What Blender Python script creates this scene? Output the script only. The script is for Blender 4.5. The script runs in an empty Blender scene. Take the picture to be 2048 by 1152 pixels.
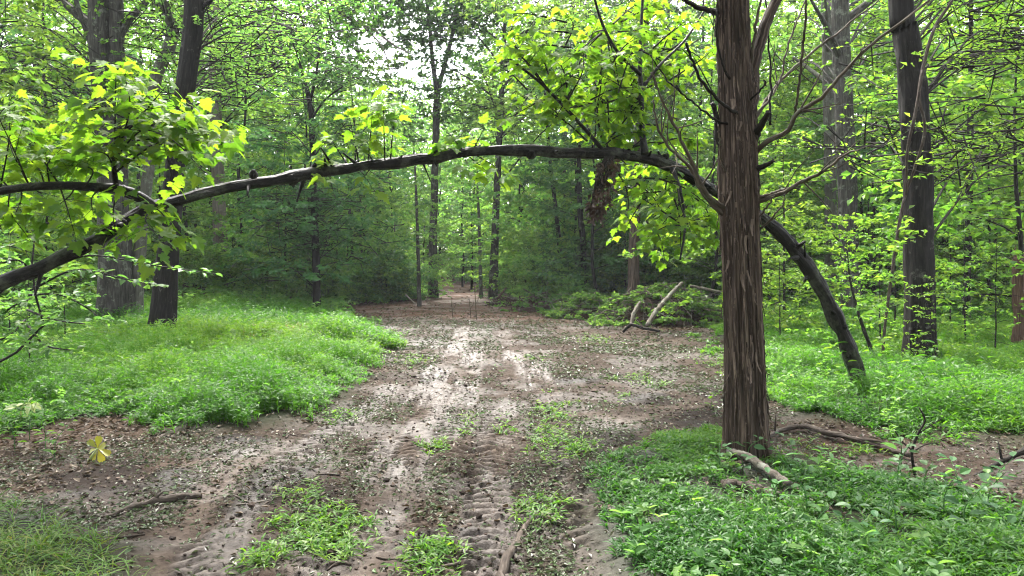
import bpy, math
import numpy as np
from mathutils import Vector

S = bpy.context.scene
COL = S.collection

# ------------------------------------------------------------------ camera
CAMZ, F, CX, HZ = 1.6, 1479.0, 1024.0, 530.0      # eye height, focal length in photo pixels, centre column, horizon row
cam = bpy.data.cameras.new("camera")
cam.lens, cam.sensor_width = 26.0, 36.0
cam.shift_y = -(576 - HZ) / 2048
cam.clip_end = 2000
cam_o = bpy.data.objects.new("camera", cam)
cam_o.location = (0, 0, CAMZ)
cam_o.rotation_euler = (math.radians(90), 0, 0)
COL.objects.link(cam_o)
S.camera = cam_o

# ------------------------------------------------------------------ sky and sun
SUN_EL, SUN_AZ = math.radians(56), math.radians(-16)
W = bpy.data.worlds.new("World")
S.world = W
W.use_nodes = True
wn, wl = W.node_tree.nodes, W.node_tree.links
wn.clear()
sky = wn.new("ShaderNodeTexSky")
sky.sky_type = 'NISHITA'
sky.sun_disc = False
sky.sun_elevation = SUN_EL
sky.sun_rotation = SUN_AZ
sky.air_density, sky.dust_density, sky.ozone_density = 1.0, 3.0, 1.0
tc = wn.new("ShaderNodeTexCoord")
nz = wn.new("ShaderNodeTexNoise")
nz.inputs["Scale"].default_value = 3.0
nz.inputs["Detail"].default_value = 6.0
rp = wn.new("ShaderNodeMapRange")
rp.inputs["From Min"].default_value, rp.inputs["From Max"].default_value = 0.35, 0.6
rp.inputs["To Min"].default_value, rp.inputs["To Max"].default_value = 0.55, 1.0
hs = wn.new("ShaderNodeHueSaturation")
hs.inputs["Saturation"].default_value = 0.12
hs.inputs["Value"].default_value = 1.35
mixw = wn.new("ShaderNodeMix")
mixw.data_type = 'RGBA'
bg = wn.new("ShaderNodeBackground")
bg.inputs["Strength"].default_value = 0.15
out = wn.new("ShaderNodeOutputWorld")
wl.new(tc.outputs["Generated"], nz.inputs["Vector"])
wl.new(nz.outputs["Fac"], rp.inputs["Value"])
wl.new(sky.outputs["Color"], hs.inputs["Color"])
wl.new(rp.outputs["Result"], mixw.inputs["Factor"])
wl.new(sky.outputs["Color"], mixw.inputs["A"])
wl.new(hs.outputs["Color"], mixw.inputs["B"])
wl.new(mixw.outputs["Result"], bg.inputs["Color"])
wl.new(bg.outputs["Background"], out.inputs["Surface"])
sun = bpy.data.lights.new("sun", 'SUN')
sun.energy, sun.angle, sun.color = 2.6, math.radians(18), (1.0, 0.95, 0.88)
sun_o = bpy.data.objects.new("sun", sun)
sd = Vector((math.sin(SUN_AZ) * math.cos(SUN_EL), math.cos(SUN_AZ) * math.cos(SUN_EL), math.sin(SUN_EL)))
sun_o.rotation_euler = sd.to_track_quat('Z', 'Y').to_euler()
sun_o.location = (0, 0, 60)
COL.objects.link(sun_o)
S.view_settings.view_transform = 'Standard'
S.view_settings.look = 'None'
S.view_settings.exposure = 2.7
S.view_settings.gamma = 1.0
S.cycles.max_bounces = 12
S.cycles.diffuse_bounces = 8
S.cycles.transmission_bounces = 8
S.cycles.volume_bounces = 0
S.cycles.caustics_reflective = False
S.cycles.caustics_refractive = False
S.cycles.use_denoising = True
S.cycles.use_adaptive_sampling = False
S.cycles.filter_width = 1.1
S.cycles.denoising_prefilter = 'ACCURATE'

# ------------------------------------------------------------------ maths helpers
def at(px, py, Y):
    """the world point that stands Y metres ahead under a photo pixel"""
    return np.array([(px - CX) / F * Y, Y, CAMZ - (py - HZ) / F * Y])

def _hash(ix, iy, seed):
    n = (ix.astype(np.int64) * 374761393 + iy.astype(np.int64) * 668265263 + seed * 974711) & 0x7fffffff
    n = ((n ^ (n >> 13)) * 1274126177) & 0x7fffffff
    n = n ^ (n >> 16)
    return (n & 0xffff) / 65535.0

def vnoise(x, y, seed=0):
    x, y = np.asarray(x, float), np.asarray(y, float)
    ix, iy = np.floor(x), np.floor(y)
    fx, fy = x - ix, y - iy
    fx, fy = fx * fx * (3 - 2 * fx), fy * fy * (3 - 2 * fy)
    a, b = _hash(ix, iy, seed), _hash(ix + 1, iy, seed)
    c, d = _hash(ix, iy + 1, seed), _hash(ix + 1, iy + 1, seed)
    return (a * (1 - fx) + b * fx) * (1 - fy) + (c * (1 - fx) + d * fx) * fy

def fbm(x, y, octv=4, seed=0):
    s, a, t = 0.0, 0.5, 0.0
    for o in range(octv):
        s = s + a * vnoise(np.asarray(x) * 2 ** o + 17.3 * o, np.asarray(y) * 2 ** o - 9.1 * o, seed + o)
        t += a
        a *= 0.5
    return s / t                                    # 0..1, mean 0.5

def sstep(a, b, x):
    t = np.clip((np.asarray(x, float) - a) / (b - a), 0, 1)
    return t * t * (3 - 2 * t)

def unit(v):
    return v / np.maximum(np.linalg.norm(v, axis=-1, keepdims=True), 1e-9)

def smooth_path(P, n):
    """Catmull-Rom through the rows of P, n samples"""
    P = np.asarray(P, float)
    if len(P) == 2:
        t = np.linspace(0, 1, n)[:, None]
        return P[0] * (1 - t) + P[1] * t
    Q = np.vstack([2 * P[0] - P[1], P, 2 * P[-1] - P[-2]])
    seg = np.linalg.norm(np.diff(P[:, :3], axis=0), axis=1)
    cum = np.concatenate([[0], np.cumsum(seg)])
    s = np.linspace(0, cum[-1], n)
    i = np.clip(np.searchsorted(cum, s, side='right') - 1, 0, len(P) - 2)
    t = ((s - cum[i]) / np.maximum(seg[i], 1e-9))[:, None]
    p0, p1, p2, p3 = Q[i], Q[i + 1], Q[i + 2], Q[i + 3]
    return 0.5 * (2 * p1 + (p2 - p0) * t + (2 * p0 - 5 * p1 + 4 * p2 - p3) * t ** 2 + (3 * p1 - p0 - 3 * p2 + p3) * t ** 3)

# ------------------------------------------------------------------ terrain
def H(x, y):
    x, y = np.asarray(x, float), np.asarray(y, float)
    z = 0.024 * np.log1p(np.exp((y - 28) * 0.6)) / 0.6
    z = z + 1.15 * sstep(-5.5, -13, x) * sstep(17, 36, y)
    z = z + 0.35 * sstep(5, 12, x) * sstep(22, 34, y)
    z = z + 0.10 * (fbm(x / 3.1, y / 3.1, 3, 5) - 0.5) * sstep(4, 12, np.hypot(x, y))
    z = z + 0.9 * (fbm(x / 14, y / 14, 2, 9) - 0.5) * sstep(26, 45, y)
    return z

def ground(px, py):
    """where the line of sight through a photo pixel meets the terrain"""
    Y = 3.0
    while Y < 90:
        p = at(px, py, Y)
        if p[2] <= float(H(p[0], p[1])):
            break
        Y *= 1.004
    return p

def gpoly(pts):
    return np.array([(p if len(p) == 3 else ground(*p))[:2] for p in pts])

def signed(poly, x, y):
    """signed distance to a polygon, positive inside"""
    x, y = np.asarray(x, float), np.asarray(y, float)
    ins = np.zeros(x.shape, bool)
    dmin = np.full(x.shape, 1e9)
    n = len(poly)
    for i in range(n):
        (x0, y0), (x1, y1) = poly[i], poly[(i + 1) % n]
        if y0 != y1:
            c = (y0 > y) != (y1 > y)
            ins ^= c & (x < (x1 - x0) * (y - y0) / (y1 - y0) + x0)
        dx, dy = x1 - x0, y1 - y0
        t = np.clip(((x - x0) * dx + (y - y0) * dy) / max(dx * dx + dy * dy, 1e-9), 0, 1)
        dmin = np.minimum(dmin, np.hypot(x - x0 - t * dx, y - y0 - t * dy))
    return np.where(ins, dmin, -dmin)

def along(line, x, y):
    """distance to a polyline and arc length of the nearest point"""
    x, y = np.asarray(x, float), np.asarray(y, float)
    best, arc, s0 = np.full(x.shape, 1e9), np.zeros(x.shape), 0.0
    side = np.zeros(x.shape)
    for (x0, y0), (x1, y1) in zip(line[:-1], line[1:]):
        dx, dy = x1 - x0, y1 - y0
        L = math.hypot(dx, dy)
        t = np.clip(((x - x0) * dx + (y - y0) * dy) / (L * L), 0, 1)
        d = np.hypot(x - x0 - t * dx, y - y0 - t * dy)
        m = d < best
        best = np.where(m, d, best)
        arc = np.where(m, s0 + t * L, arc)
        side = np.where(m, ((x - x0) * dy - (y - y0) * dx) / L, side)
        s0 += L
    return best, arc, side

# ------------------------------------------------------------------ mesh building
class MB:
    def __init__(self):
        self.v, self.f, self.n = [], {}, 0
        self.tint, self.bark = [], []
    def add(self, v, faces, tint=0.5, bark=None):
        v = np.asarray(v, float).reshape(-1, 3)
        for f in faces:
            f = np.asarray(f, np.int64)
            if f.size:
                self.f.setdefault(f.shape[1], []).append(f + self.n)
        self.v.append(v)
        self.tint.append(np.broadcast_to(np.asarray(tint, float), (len(v),)))
        self.bark.append(np.zeros((len(v), 3)) if bark is None else bark)
        self.n += len(v)
    def mesh(self, name, mat, smooth=False):
        me = bpy.data.meshes.new(name)
        v = np.concatenate(self.v)
        me.vertices.add(len(v))
        me.vertices.foreach_set("co", v.astype(np.float32).ravel())
        idx, start, s = [], [], 0
        for k, fs in self.f.items():
            a = np.concatenate(fs)
            idx.append(a.ravel())
            start.append(s + np.arange(len(a)) * k)
            s += a.size
        idx, start = np.concatenate(idx), np.concatenate(start)
        me.loops.add(len(idx))
        me.loops.foreach_set("vertex_index", idx.astype(np.int32))
        me.polygons.add(len(start))
        me.polygons.foreach_set("loop_start", start.astype(np.int32))
        me.update(calc_edges=True)
        me.polygons.foreach_set("use_smooth", np.full(len(start), smooth))
        a = me.attributes.new("tint", 'FLOAT', 'POINT')
        a.data.foreach_set("value", np.concatenate(self.tint).astype(np.float32))
        b = me.attributes.new("bark", 'FLOAT_VECTOR', 'POINT')
        b.data.foreach_set("vector", np.concatenate(self.bark).astype(np.float32).ravel())
        me.materials.append(mat)
        return me

def link(name, me, parent=None):
    o = bpy.data.objects.new(name, me)
    COL.objects.link(o)
    if parent is not None:
        o.parent = parent
    return o

def tag(o, label=None, cat=None, group=None, kind=None):
    if label: o["label"] = label
    if cat: o["category"] = cat
    if group: o["group"] = group
    if kind: o["kind"] = kind
    return o

def thing(name, loc, label, cat, group=None, rz=0.0, sc=1.0):
    o = link(name, None)
    o.location = loc
    o.rotation_euler = (0, 0, rz)
    o.scale = (sc, sc, sc) if np.isscalar(sc) else sc
    o.empty_display_size = 0.2
    return tag(o, label, cat, group)

def tube(mb, P, R, sides=8, rough=0.0, ridges=0, seed=0, cap=True, flare=0.0, tint=0.5, lenscale=1.0):
    """a tapering limb along P with an uneven skin"""
    P, R = np.asarray(P, float), np.asarray(R, float)
    n = len(P)
    T = unit(np.gradient(P, axis=0))
    ref = np.array([1.0, 0, 0]) if abs(T[0][0]) < 0.8 else np.array([0, 1.0, 0])
    N = np.zeros_like(P)
    a = ref - T[0] * ref.dot(T[0])
    N[0] = a / np.linalg.norm(a)
    for i in range(1, n):
        a = N[i - 1] - T[i] * N[i - 1].dot(T[i])
        N[i] = a / max(np.linalg.norm(a), 1e-9)
    B = np.cross(T, N)
    th = np.arange(sides) / sides * 2 * np.pi
    s = np.concatenate([[0], np.cumsum(np.linalg.norm(np.diff(P, axis=0), axis=1))])
    c, sn = np.cos(th)[None, :], np.sin(th)[None, :]
    rr = np.repeat(R[:, None], sides, 1)
    TH, SS = np.meshgrid(th, s)
    rel = SS / np.maximum(R.max(), 1e-6)
    if rough:
        k = fbm(np.cos(TH) * 1.3 + 5 + seed, np.sin(TH) * 1.3 + rel * 0.45, 3, seed) - 0.5
        rr = rr * (1 + rough * 2 * k)
    if ridges:
        u = TH / (2 * np.pi) * ridges
        g = fbm(np.cos(TH) * ridges / 6.28 + 3, np.sin(TH) * ridges / 6.28 + rel * 0.13, 3, seed + 3)
        g2 = np.abs(g - 0.5) * 2
        rr = rr * (1 - 0.16 * (1 - sstep(0.0, 0.3, g2)))
    if flare:
        fl = np.exp(-SS / (R[0] * 2.2))
        lob = 0.55 + 0.45 * np.cos(TH * 5 + seed) * 0.6 + 0.3 * np.cos(TH * 3 + 2 * seed)
        rr = rr * (1 + flare * fl * lob)
    V = P[:, None, :] + rr[..., None] * (c[..., None] * N[:, None, :] + sn[..., None] * B[:, None, :])
    bark = np.stack([np.repeat(c, n, 0) * R[:, None], np.repeat(sn, n, 0) * R[:, None], SS * lenscale + seed * 3.7], -1)
    i, j = np.meshgrid(np.arange(n - 1), np.arange(sides), indexing='ij')
    j2 = (j + 1) % sides
    q = np.stack([i * sides + j, i * sides + j2, (i + 1) * sides + j2, (i + 1) * sides + j], -1).reshape(-1, 4)
    faces = [q]
    V, bark = V.reshape(-1, 3), bark.reshape(-1, 3)
    if cap:
        V = np.vstack([V, P[0], P[-1]])
        bark = np.vstack([bark, [0, 0, 0], [0, 0, s[-1]]])
        jj = np.arange(sides)
        e = (n - 1) * sides
        faces.append(np.vstack([np.stack([(jj + 1) % sides, jj, np.full(sides, n * sides)], -1),
                                np.stack([e + jj, e + (jj + 1) % sides, np.full(sides, n * sides + 1)], -1)]))
    mb.add(V, faces, tint, bark)

# leaf outlines: (along, across, lift) and triangles
def _maple():
    pts = [(0, 0), (-0.06, .16), (.02, .34), (.10, .46), (.16, .36), (.27, .40), (.36, .55), (.50, .52), (.47, .38), (.56, .22), (.70, .30), (.74, .17), (.88, .12), (1.0, 0)]
    up = [(x, y, 0.30 * abs(y) - .5 * y * y - 0.22 * x * x) for x, y in pts]
    dn = [(x, -y, 0.22 * abs(y) - .3 * y * y - 0.22 * x * x) for x, y in pts[1:-1]][::-1]
    ring = up + dn
    c = (0.33, 0.0, -0.03)
    n = len(ring)
    return np.array(ring + [c]), np.array([(i, (i + 1) % n, n) for i in range(n)])
SHAPES = {
    'oval': (np.array([(0, 0, 0), (.45, .5, .12), (1, 0, -.10), (.45, -.5, .12)]), np.array([(0, 2, 1), (0, 3, 2)])),
    'blade': (np.array([(0, 0, 0), (.35, .5, .05), (.35, -.5, .05), (.72, .36, -.02), (.72, -.36, -.02), (1, 0, -.22)]),
              np.array([(0, 2, 1), (1, 2, 4), (1, 4, 3), (3, 4, 5)])),
    'broad': (np.array([(0, 0, 0), (.18, .36, .07), (.45, .5, .08), (.75, .3, .02), (1, 0, -.12), (.75, -.3, .02), (.45, -.5, .08), (.18, -.36, .07), (.5, 0, -.01)]),
              np.array([(i, (i + 1) % 8, 8) for i in range(8)])),
    'obovate': (np.array([(0, 0, 0), (.3, .16, .03), (.55, .36, .05), (.78, .5, .02), (.95, .34, -.08), (.90, .12, -.10), (1.0, 0, -.14), (.90, -.12, -.10), (.95, -.34, -.08), (.78, -.5, .02), (.55, -.36, .05), (.3, -.16, .03), (.55, 0, -.02)]),
                np.array([(i, (i + 1) % 12, 12) for i in range(12)])),
    'maple': _maple(),
}
def leaves(mb, p, d, nrm, L, Wd, shape='oval', tint=None, rng=None):
    p, d = np.asarray(p, float), unit(np.asarray(d, float))
    m = len(p)
    if m == 0:
        return
    nrm = np.asarray(nrm, float)
    nrm = unit(nrm - d * np.sum(nrm * d, -1, keepdims=True))
    s = np.cross(nrm, d)
    T, F3 = SHAPES[shape]
    L, Wd = np.broadcast_to(L, (m,)), np.broadcast_to(Wd, (m,))
    V = (p[:, None] + L[:, None, None] * T[None, :, 0, None] * d[:, None] + Wd[:, None, None] * T[None, :, 1, None] * s[:, None]
         + L[:, None, None] * T[None, :, 2, None] * nrm[:, None])
    k = len(T)
    f = (np.arange(m) * k)[:, None, None] + F3[None]
    if tint is None:
        tint = (rng or np.random.default_rng(1)).random(m)
    mb.add(V.reshape(-1, 3), [f.reshape(-1, 3)], np.repeat(tint, k))

def twig_leaves(mb, A, B, rng, per_m, size, jit, shape='oval', aspect=0.62, spread=1.0, droop=0.0, szvar=0.3):
    """leaves set along twigs A->B in a loose spray"""
    A, B = np.asarray(A, float), np.asarray(B, float)
    ln = np.linalg.norm(B - A, axis=1)
    cnt = np.maximum(1, np.round(ln * per_m + rng.random(len(A)) - 0.5).astype(int))
    i = np.repeat(np.arange(len(A)), cnt)
    m = len(i)
    t = rng.random(m)[:, None]
    td = unit(B - A)[i]
    p = A[i] * (1 - t) + B[i] * t + rng.normal(0, size * 0.12, (m, 3))
    side = unit(np.cross(td, [0, 0, 1.0]) + rng.normal(0, .2, (m, 3)))
    sg = rng.choice([-1, 1], m)[:, None]
    d = td * 0.55 + side * sg * spread * rng.uniform(.5, 1, m)[:, None] + rng.normal(0, .3, (m, 3)) - np.array([0, 0, droop])
    n = np.array([0, 0, 1.0]) + rng.normal(0, jit, (m, 3))
    L = size * rng.uniform(1 - szvar, 1 + szvar, m)
    leaves(mb, p, d, n, L, L * aspect, shape, rng=rng)

# ------------------------------------------------------------------ materials
def new_mat(name):
    m = bpy.data.materials.new(name)
    m.use_nodes = True
    nt = m.node_tree
    b = nt.nodes["Principled BSDF"]
    return m, nt, b, nt.nodes, nt.links

def ramp(nodes, stops):
    r = nodes.new("ShaderNodeValToRGB")
    e = r.color_ramp.elements
    e[0].position, e[0].color = stops[0][0], (*stops[0][1], 1)
    e[1].position, e[1].color = stops[-1][0], (*stops[-1][1], 1)
    for p, c in stops[1:-1]:
        x = e.new(p)
        x.color = (*c, 1)
    return r

def leaf_mat(name, cols, trans=0.45, tcol=(1.5, 1.5, 0.7), rough=0.38, spec=0.3, vary=0.25):
    m, nt, b, N, K = new_mat(name)
    at_ = N.new("ShaderNodeAttribute"); at_.attribute_name = "tint"
    r = ramp(N, [(i / (len(cols) - 1), c) for i, c in enumerate(cols)])
    K.new(at_.outputs["Fac"], r.inputs["Fac"])
    oi = N.new("ShaderNodeObjectInfo")
    hsv = N.new("ShaderNodeHueSaturation")
    mr = N.new("ShaderNodeMapRange")
    mr.inputs["To Min"].default_value, mr.inputs["To Max"].default_value = 1 - vary, 1 + vary
    K.new(oi.outputs["Random"], mr.inputs["Value"])
    mh = N.new("ShaderNodeMapRange")
    mh.inputs["To Min"].default_value, mh.inputs["To Max"].default_value = 0.5 - 0.06 * vary, 0.5 + 0.08 * vary
    mul = N.new("ShaderNodeMath"); mul.operation = 'FRACT'
    m7 = N.new("ShaderNodeMath"); m7.operation = 'MULTIPLY'; m7.inputs[1].default_value = 7.31
    K.new(oi.outputs["Random"], m7.inputs[0]); K.new(m7.outputs[0], mul.inputs[0]); K.new(mul.outputs[0], mh.inputs["Value"])
    K.new(r.outputs["Color"], hsv.inputs["Color"]); K.new(mr.outputs["Result"], hsv.inputs["Value"]); K.new(mh.outputs["Result"], hsv.inputs["Hue"])
    K.new(hsv.outputs["Color"], b.inputs["Base Color"])
    b.inputs["Roughness"].default_value = rough
    b.inputs["Specular IOR Level"].default_value = spec
    tr = N.new("ShaderNodeBsdfTranslucent")
    mx = N.new("ShaderNodeMix"); mx.data_type = 'RGBA'; mx.blend_type = 'MULTIPLY'; mx.inputs["Factor"].default_value = 1
    mx.clamp_result = False
    mx.inputs["B"].default_value = (*tcol, 1)
    K.new(hsv.outputs["Color"], mx.inputs["A"]); K.new(mx.outputs["Result"], tr.inputs["Color"])
    ms = N.new("ShaderNodeMixShader"); ms.inputs["Fac"].default_value = trans
    K.new(b.outputs["BSDF"], ms.inputs[1]); K.new(tr.outputs["BSDF"], ms.inputs[2])
    K.new(ms.outputs["Shader"], N["Material Output"].inputs["Surface"])
    return m

def bark_mat(name, dark, mid, light, sx=26, sz=3.5, bump=0.5, lichen=0.0, lcol=(.30, .34, .27), rough=0.8):
    m, nt, b, N, K = new_mat(name)
    a = N.new("ShaderNodeAttribute"); a.attribute_name = "bark"
    mp = N.new("ShaderNodeMapping"); mp.inputs["Scale"].default_value = (sx, sx, sz)
    K.new(a.outputs["Vector"], mp.inputs["Vector"])
    n = N.new("ShaderNodeTexNoise"); n.inputs["Scale"].default_value = 1.0; n.inputs["Detail"].default_value = 7; n.inputs["Roughness"].default_value = .62
    K.new(mp.outputs["Vector"], n.inputs["Vector"])
    r = ramp(N, [(.30, dark), (.5, mid), (.72, light)])
    K.new(n.outputs["Fac"], r.inputs["Fac"])
    col = r.outputs["Color"]
    if lichen:
        n2 = N.new("ShaderNodeTexNoise"); n2.inputs["Scale"].default_value = 5; n2.inputs["Detail"].default_value = 6; n2.inputs["Roughness"].default_value = .7
        K.new(a.outputs["Vector"], n2.inputs["Vector"])
        mr = N.new("ShaderNodeMapRange")
        mr.inputs["From Min"].default_value, mr.inputs["From Max"].default_value = .62 - .2 * lichen, .70 - .15 * lichen
        K.new(n2.outputs["Fac"], mr.inputs["Value"])
        mx = N.new("ShaderNodeMix"); mx.data_type = 'RGBA'; mx.inputs["B"].default_value = (*lcol, 1)
        mm = N.new("ShaderNodeMath"); mm.operation = 'MULTIPLY'; mm.inputs[1].default_value = .7
        K.new(mr.outputs["Result"], mm.inputs[0]); K.new(mm.outputs[0], mx.inputs["Factor"]); K.new(col, mx.inputs["A"])
        col = mx.outputs["Result"]
    K.new(col, b.inputs["Base Color"])
    b.inputs["Roughness"].default_value = rough
    b.inputs["Specular IOR Level"].default_value = 0.12
    bp = N.new("ShaderNodeBump"); bp.inputs["Strength"].default_value = bump; bp.inputs["Distance"].default_value = .02
    K.new(n.outputs["Fac"], bp.inputs["Height"]); K.new(bp.outputs["Normal"], b.inputs["Normal"])
    return m

M_MAPLE = leaf_mat("maple_leaf", [(.05, .12, .018), (.08, .155, .02), (.115, .18, .024)], .62, (1.85, 1.85, .65), .5, .12, 0)
M_WOOD = leaf_mat("woodland_leaf", [(.06, .13, .036), (.085, .165, .044), (.12, .195, .05)], .54, (2.1, 2.1, 1.1), .42, .22, .25)
M_DARK = leaf_mat("dark_leaf", [(.04, .095, .036), (.055, .12, .043), (.07, .14, .048)], .45, (1.8, 1.9, 1.1), .45, .15, .2)
M_YELL = leaf_mat("yellow_green_leaf", [(.06, .13, .024), (.085, .165, .03), (.125, .195, .036)], .56, (1.95, 1.95, .85), .42, .2, .2)  # yellower green than the woodland leaf
M_CEDARL = leaf_mat("cedar_needle", [(.03, .06, .03), (.04, .08, .035), (.055, .095, .04)], .25, (1.2, 1.3, .8), .5, .4, .2)
M_GRASS = leaf_mat("grass_leaf", [(.032, .095, .012), (.058, .14, .016), (.10, .168, .02)], .54, (1.75, 1.85, .6), .45, .18, .1)
M_SHRED = leaf_mat("shredded_leaf", [(.05, .04, .026), (.04, .07, .022), (.055, .09, .028), (.07, .065, .042), (.035, .025, .017)], .2, (1, 1, .8), .42, .3, 0)
M_LITTER = leaf_mat("dead_leaf", [(.025, .015, .010), (.05, .032, .02), (.09, .062, .042), (.035, .022, .014), (.13, .10, .075)], .15, (1, 1, .8), .6, .2, .1)
M_YELLOWLEAF = leaf_mat("yellow_leaf", [(.15, .17, .018), (.30, .28, .028), (.20, .22, .02)], .4, (1.2, 1.1, .6), .4, .5, 0)
M_PALELEAF = leaf_mat("pale_leaf", [(.30, .36, .16), (.38, .42, .2)], .35, (1.1, 1.1, .7), .4, .5, 0)
M_SPRIG = leaf_mat("sprig_leaf", [(.16, .26, .13), (.20, .30, .15)], .35, (1.2, 1.2, .7), .4, .5, 0)
M_RUST = leaf_mat("rusty_leaf", [(.16, .09, .03), (.20, .14, .04), (.10, .12, .03)], .35, (1.3, 1.2, .7), .5, .4, 0)
M_BARK = bark_mat("dark_bark", (.0025, .002, .0018), (.009, .0075, .0066), (.024, .0205, .018), 34, 4.5, .8, .12, (.10, .105, .085))
M_BARKG = bark_mat("grey_bark", (.035, .033, .027), (.07, .066, .054), (.11, .105, .088), 20, 3, .45, .5, (.15, .17, .13))
M_BARKP = bark_mat("pale_bark", (.07, .058, .048), (.12, .10, .083), (.18, .155, .13), 22, 3, .4, .2, (.2, .18, .16))
M_BARKO = bark_mat("oak_bark", (.012, .011, .0095), (.038, .035, .030), (.085, .08, .07), 22, 3.2, .9, .4, (.14, .15, .12))
M_ARCH = bark_mat("wet_maple_bark", (.0018, .0015, .0013), (.007, .0058, .005), (.022, .019, .016), 40, 14, 1.0, .5, (.055, .062, .042), .5)
M_CEDAR = bark_mat("cedar_bark", (.006, .004, .003), (.042, .029, .0215), (.175, .13, .10), 60, 2.2, 1.0, .0, rough=.75)
M_STRIP = bark_mat("cedar_strip", (.045, .031, .023), (.09, .066, .05), (.16, .125, .10), 60, 3, .4)
M_DEADW = bark_mat("dead_branch", (.025, .02, .014), (.06, .048, .035), (.11, .09, .068), 60, 8, .4, .5, (.10, .115, .075))
M_TWIG = bark_mat("dark_twig", (.005, .0042, .0035), (.013, .011, .009), (.03, .025, .021), 80, 10, .3)
M_LOG = bark_mat("log_bark", (.04, .032, .025), (.095, .08, .064), (.16, .14, .115), 40, 8, .6, .55, (.20, .21, .17))
M_STICK = bark_mat("stick_bark", (.016, .012, .009), (.042, .032, .025), (.09, .073, .06), 60, 8, .5, .3, (.16, .15, .13))
M_ROOT = bark_mat("red_root", (.012, .0065, .005), (.034, .019, .014), (.075, .047, .035), 50, 8, .5)
M_SNAG = bark_mat("snag_wood", (.03, .015, .011), (.085, .048, .036), (.16, .11, .085), 50, 3, .8)

M_GRASSD = leaf_mat("dark_grass_leaf", [(.022, .074, .010), (.05, .125, .014), (.088, .155, .018)], .5, (1.5, 1.6, .6), .45, .2, .1)  # darker green grass for the bed round the cedar's foot
M_STRAW = leaf_mat("straw_grass_leaf", [(.03, .095, .011), (.055, .125, .014), (.12, .125, .03)], .4, (1.5, 1.5, .6), .5, .15, .1)

def soil_mat():
    m, nt, b, N, K = new_mat("forest_soil")
    def attr(n):
        a = N.new("ShaderNodeAttribute"); a.attribute_name = n
        return a.outputs["Fac"]
    def noise(scale, det=6, rgh=.6):
        n = N.new("ShaderNodeTexNoise"); n.inputs["Scale"].default_value = scale; n.inputs["Detail"].default_value = det; n.inputs["Roughness"].default_value = rgh
        K.new(geo.outputs["Position"], n.inputs["Vector"])
        return n.outputs["Fac"]
    def mix(f, a, c):
        x = N.new("ShaderNodeMix"); x.data_type = 'RGBA'
        K.new(f, x.inputs["Factor"])
        for k, v in (("A", a), ("B", c)):
            if isinstance(v, tuple): x.inputs[k].default_value = (*v, 1)
            else: K.new(v, x.inputs[k])
        return x.outputs["Result"]
    def math_(op, a, c):
        x = N.new("ShaderNodeMath"); x.operation = op
        for i, v in enumerate((a, c)):
            if isinstance(v, (int, float)): x.inputs[i].default_value = v
            else: K.new(v, x.inputs[i])
        x.use_clamp = op != 'POWER'
        return x.outputs[0]
    geo = N.new("ShaderNodeNewGeometry")
    big, fine, mid = noise(2.2, 5), noise(48, 8, .7), noise(11, 7, .65)
    rm = ramp(N, [(.30, (.007, .0045, .003)), (.46, (.0185, .0122, .0084)), (.59, (.034, .0235, .0168)), (.8, (.060, .044, .033))])
    K.new(math_('ADD', math_('MULTIPLY', mid, .55), math_('MULTIPLY', fine, .45)), rm.inputs["Fac"])
    rp_ = ramp(N, [(.28, (.024, .0168, .0122)), (.5, (.053, .039, .030)), (.7, (.088, .068, .0545))])
    K.new(math_('ADD', math_('MULTIPLY', mid, .5), math_('MULTIPLY', fine, .5)), rp_.inputs["Fac"])
    rl = ramp(N, [(.32, (.014, .009, .006)), (.5, (.034, .022, .015)), (.7, (.075, .05, .035))])
    K.new(fine, rl.inputs["Fac"])
    col = mix(attr("mud"), rl.outputs["Color"], rm.outputs["Color"])
    pale = math_('MULTIPLY', attr("pale"), math_('ADD', math_('MULTIPLY', mid, 1.6), -.15))
    col = mix(pale, col, rp_.outputs["Color"])
    red = ramp(N, [(.3, (.022, .010, .007)), (.5, (.062, .032, .021)), (.7, (.125, .075, .053))])
    K.new(fine, red.inputs["Fac"])
    col = mix(attr("red"), col, red.outputs["Color"])
    col = mix(math_('MULTIPLY', attr("dark"), .92), col, (.0105, .0072, .0054))
    col = mix(math_('MULTIPLY', attr("bed"), .9), col, (.012, .016, .007))
    K.new(col, b.inputs["Base Color"])
    wet = attr("wet")
    ro = N.new("ShaderNodeMapRange")
    ro.inputs["To Min"].default_value, ro.inputs["To Max"].default_value = .85, .36
    wf = math_('MULTIPLY', wet, math_('ADD', math_('MULTIPLY', mid, 1.5), .1))
    K.new(wf, ro.inputs["Value"])
    K.new(ro.outputs["Result"], b.inputs["Roughness"])
    sp = N.new("ShaderNodeMapRange")
    sp.inputs["To Min"].default_value, sp.inputs["To Max"].default_value = .05, .30
    K.new(wf, sp.inputs["Value"])
    K.new(sp.outputs["Result"], b.inputs["Specular IOR Level"])
    bp = N.new("ShaderNodeBump"); bp.inputs["Strength"].default_value = .55; bp.inputs["Distance"].default_value = .03
    K.new(math_('ADD', math_('MULTIPLY', fine, .6), math_('MULTIPLY', mid, .5)), bp.inputs["Height"])
    K.new(bp.outputs["Normal"], b.inputs["Normal"])
    return m
M_SOIL = soil_mat()

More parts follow.
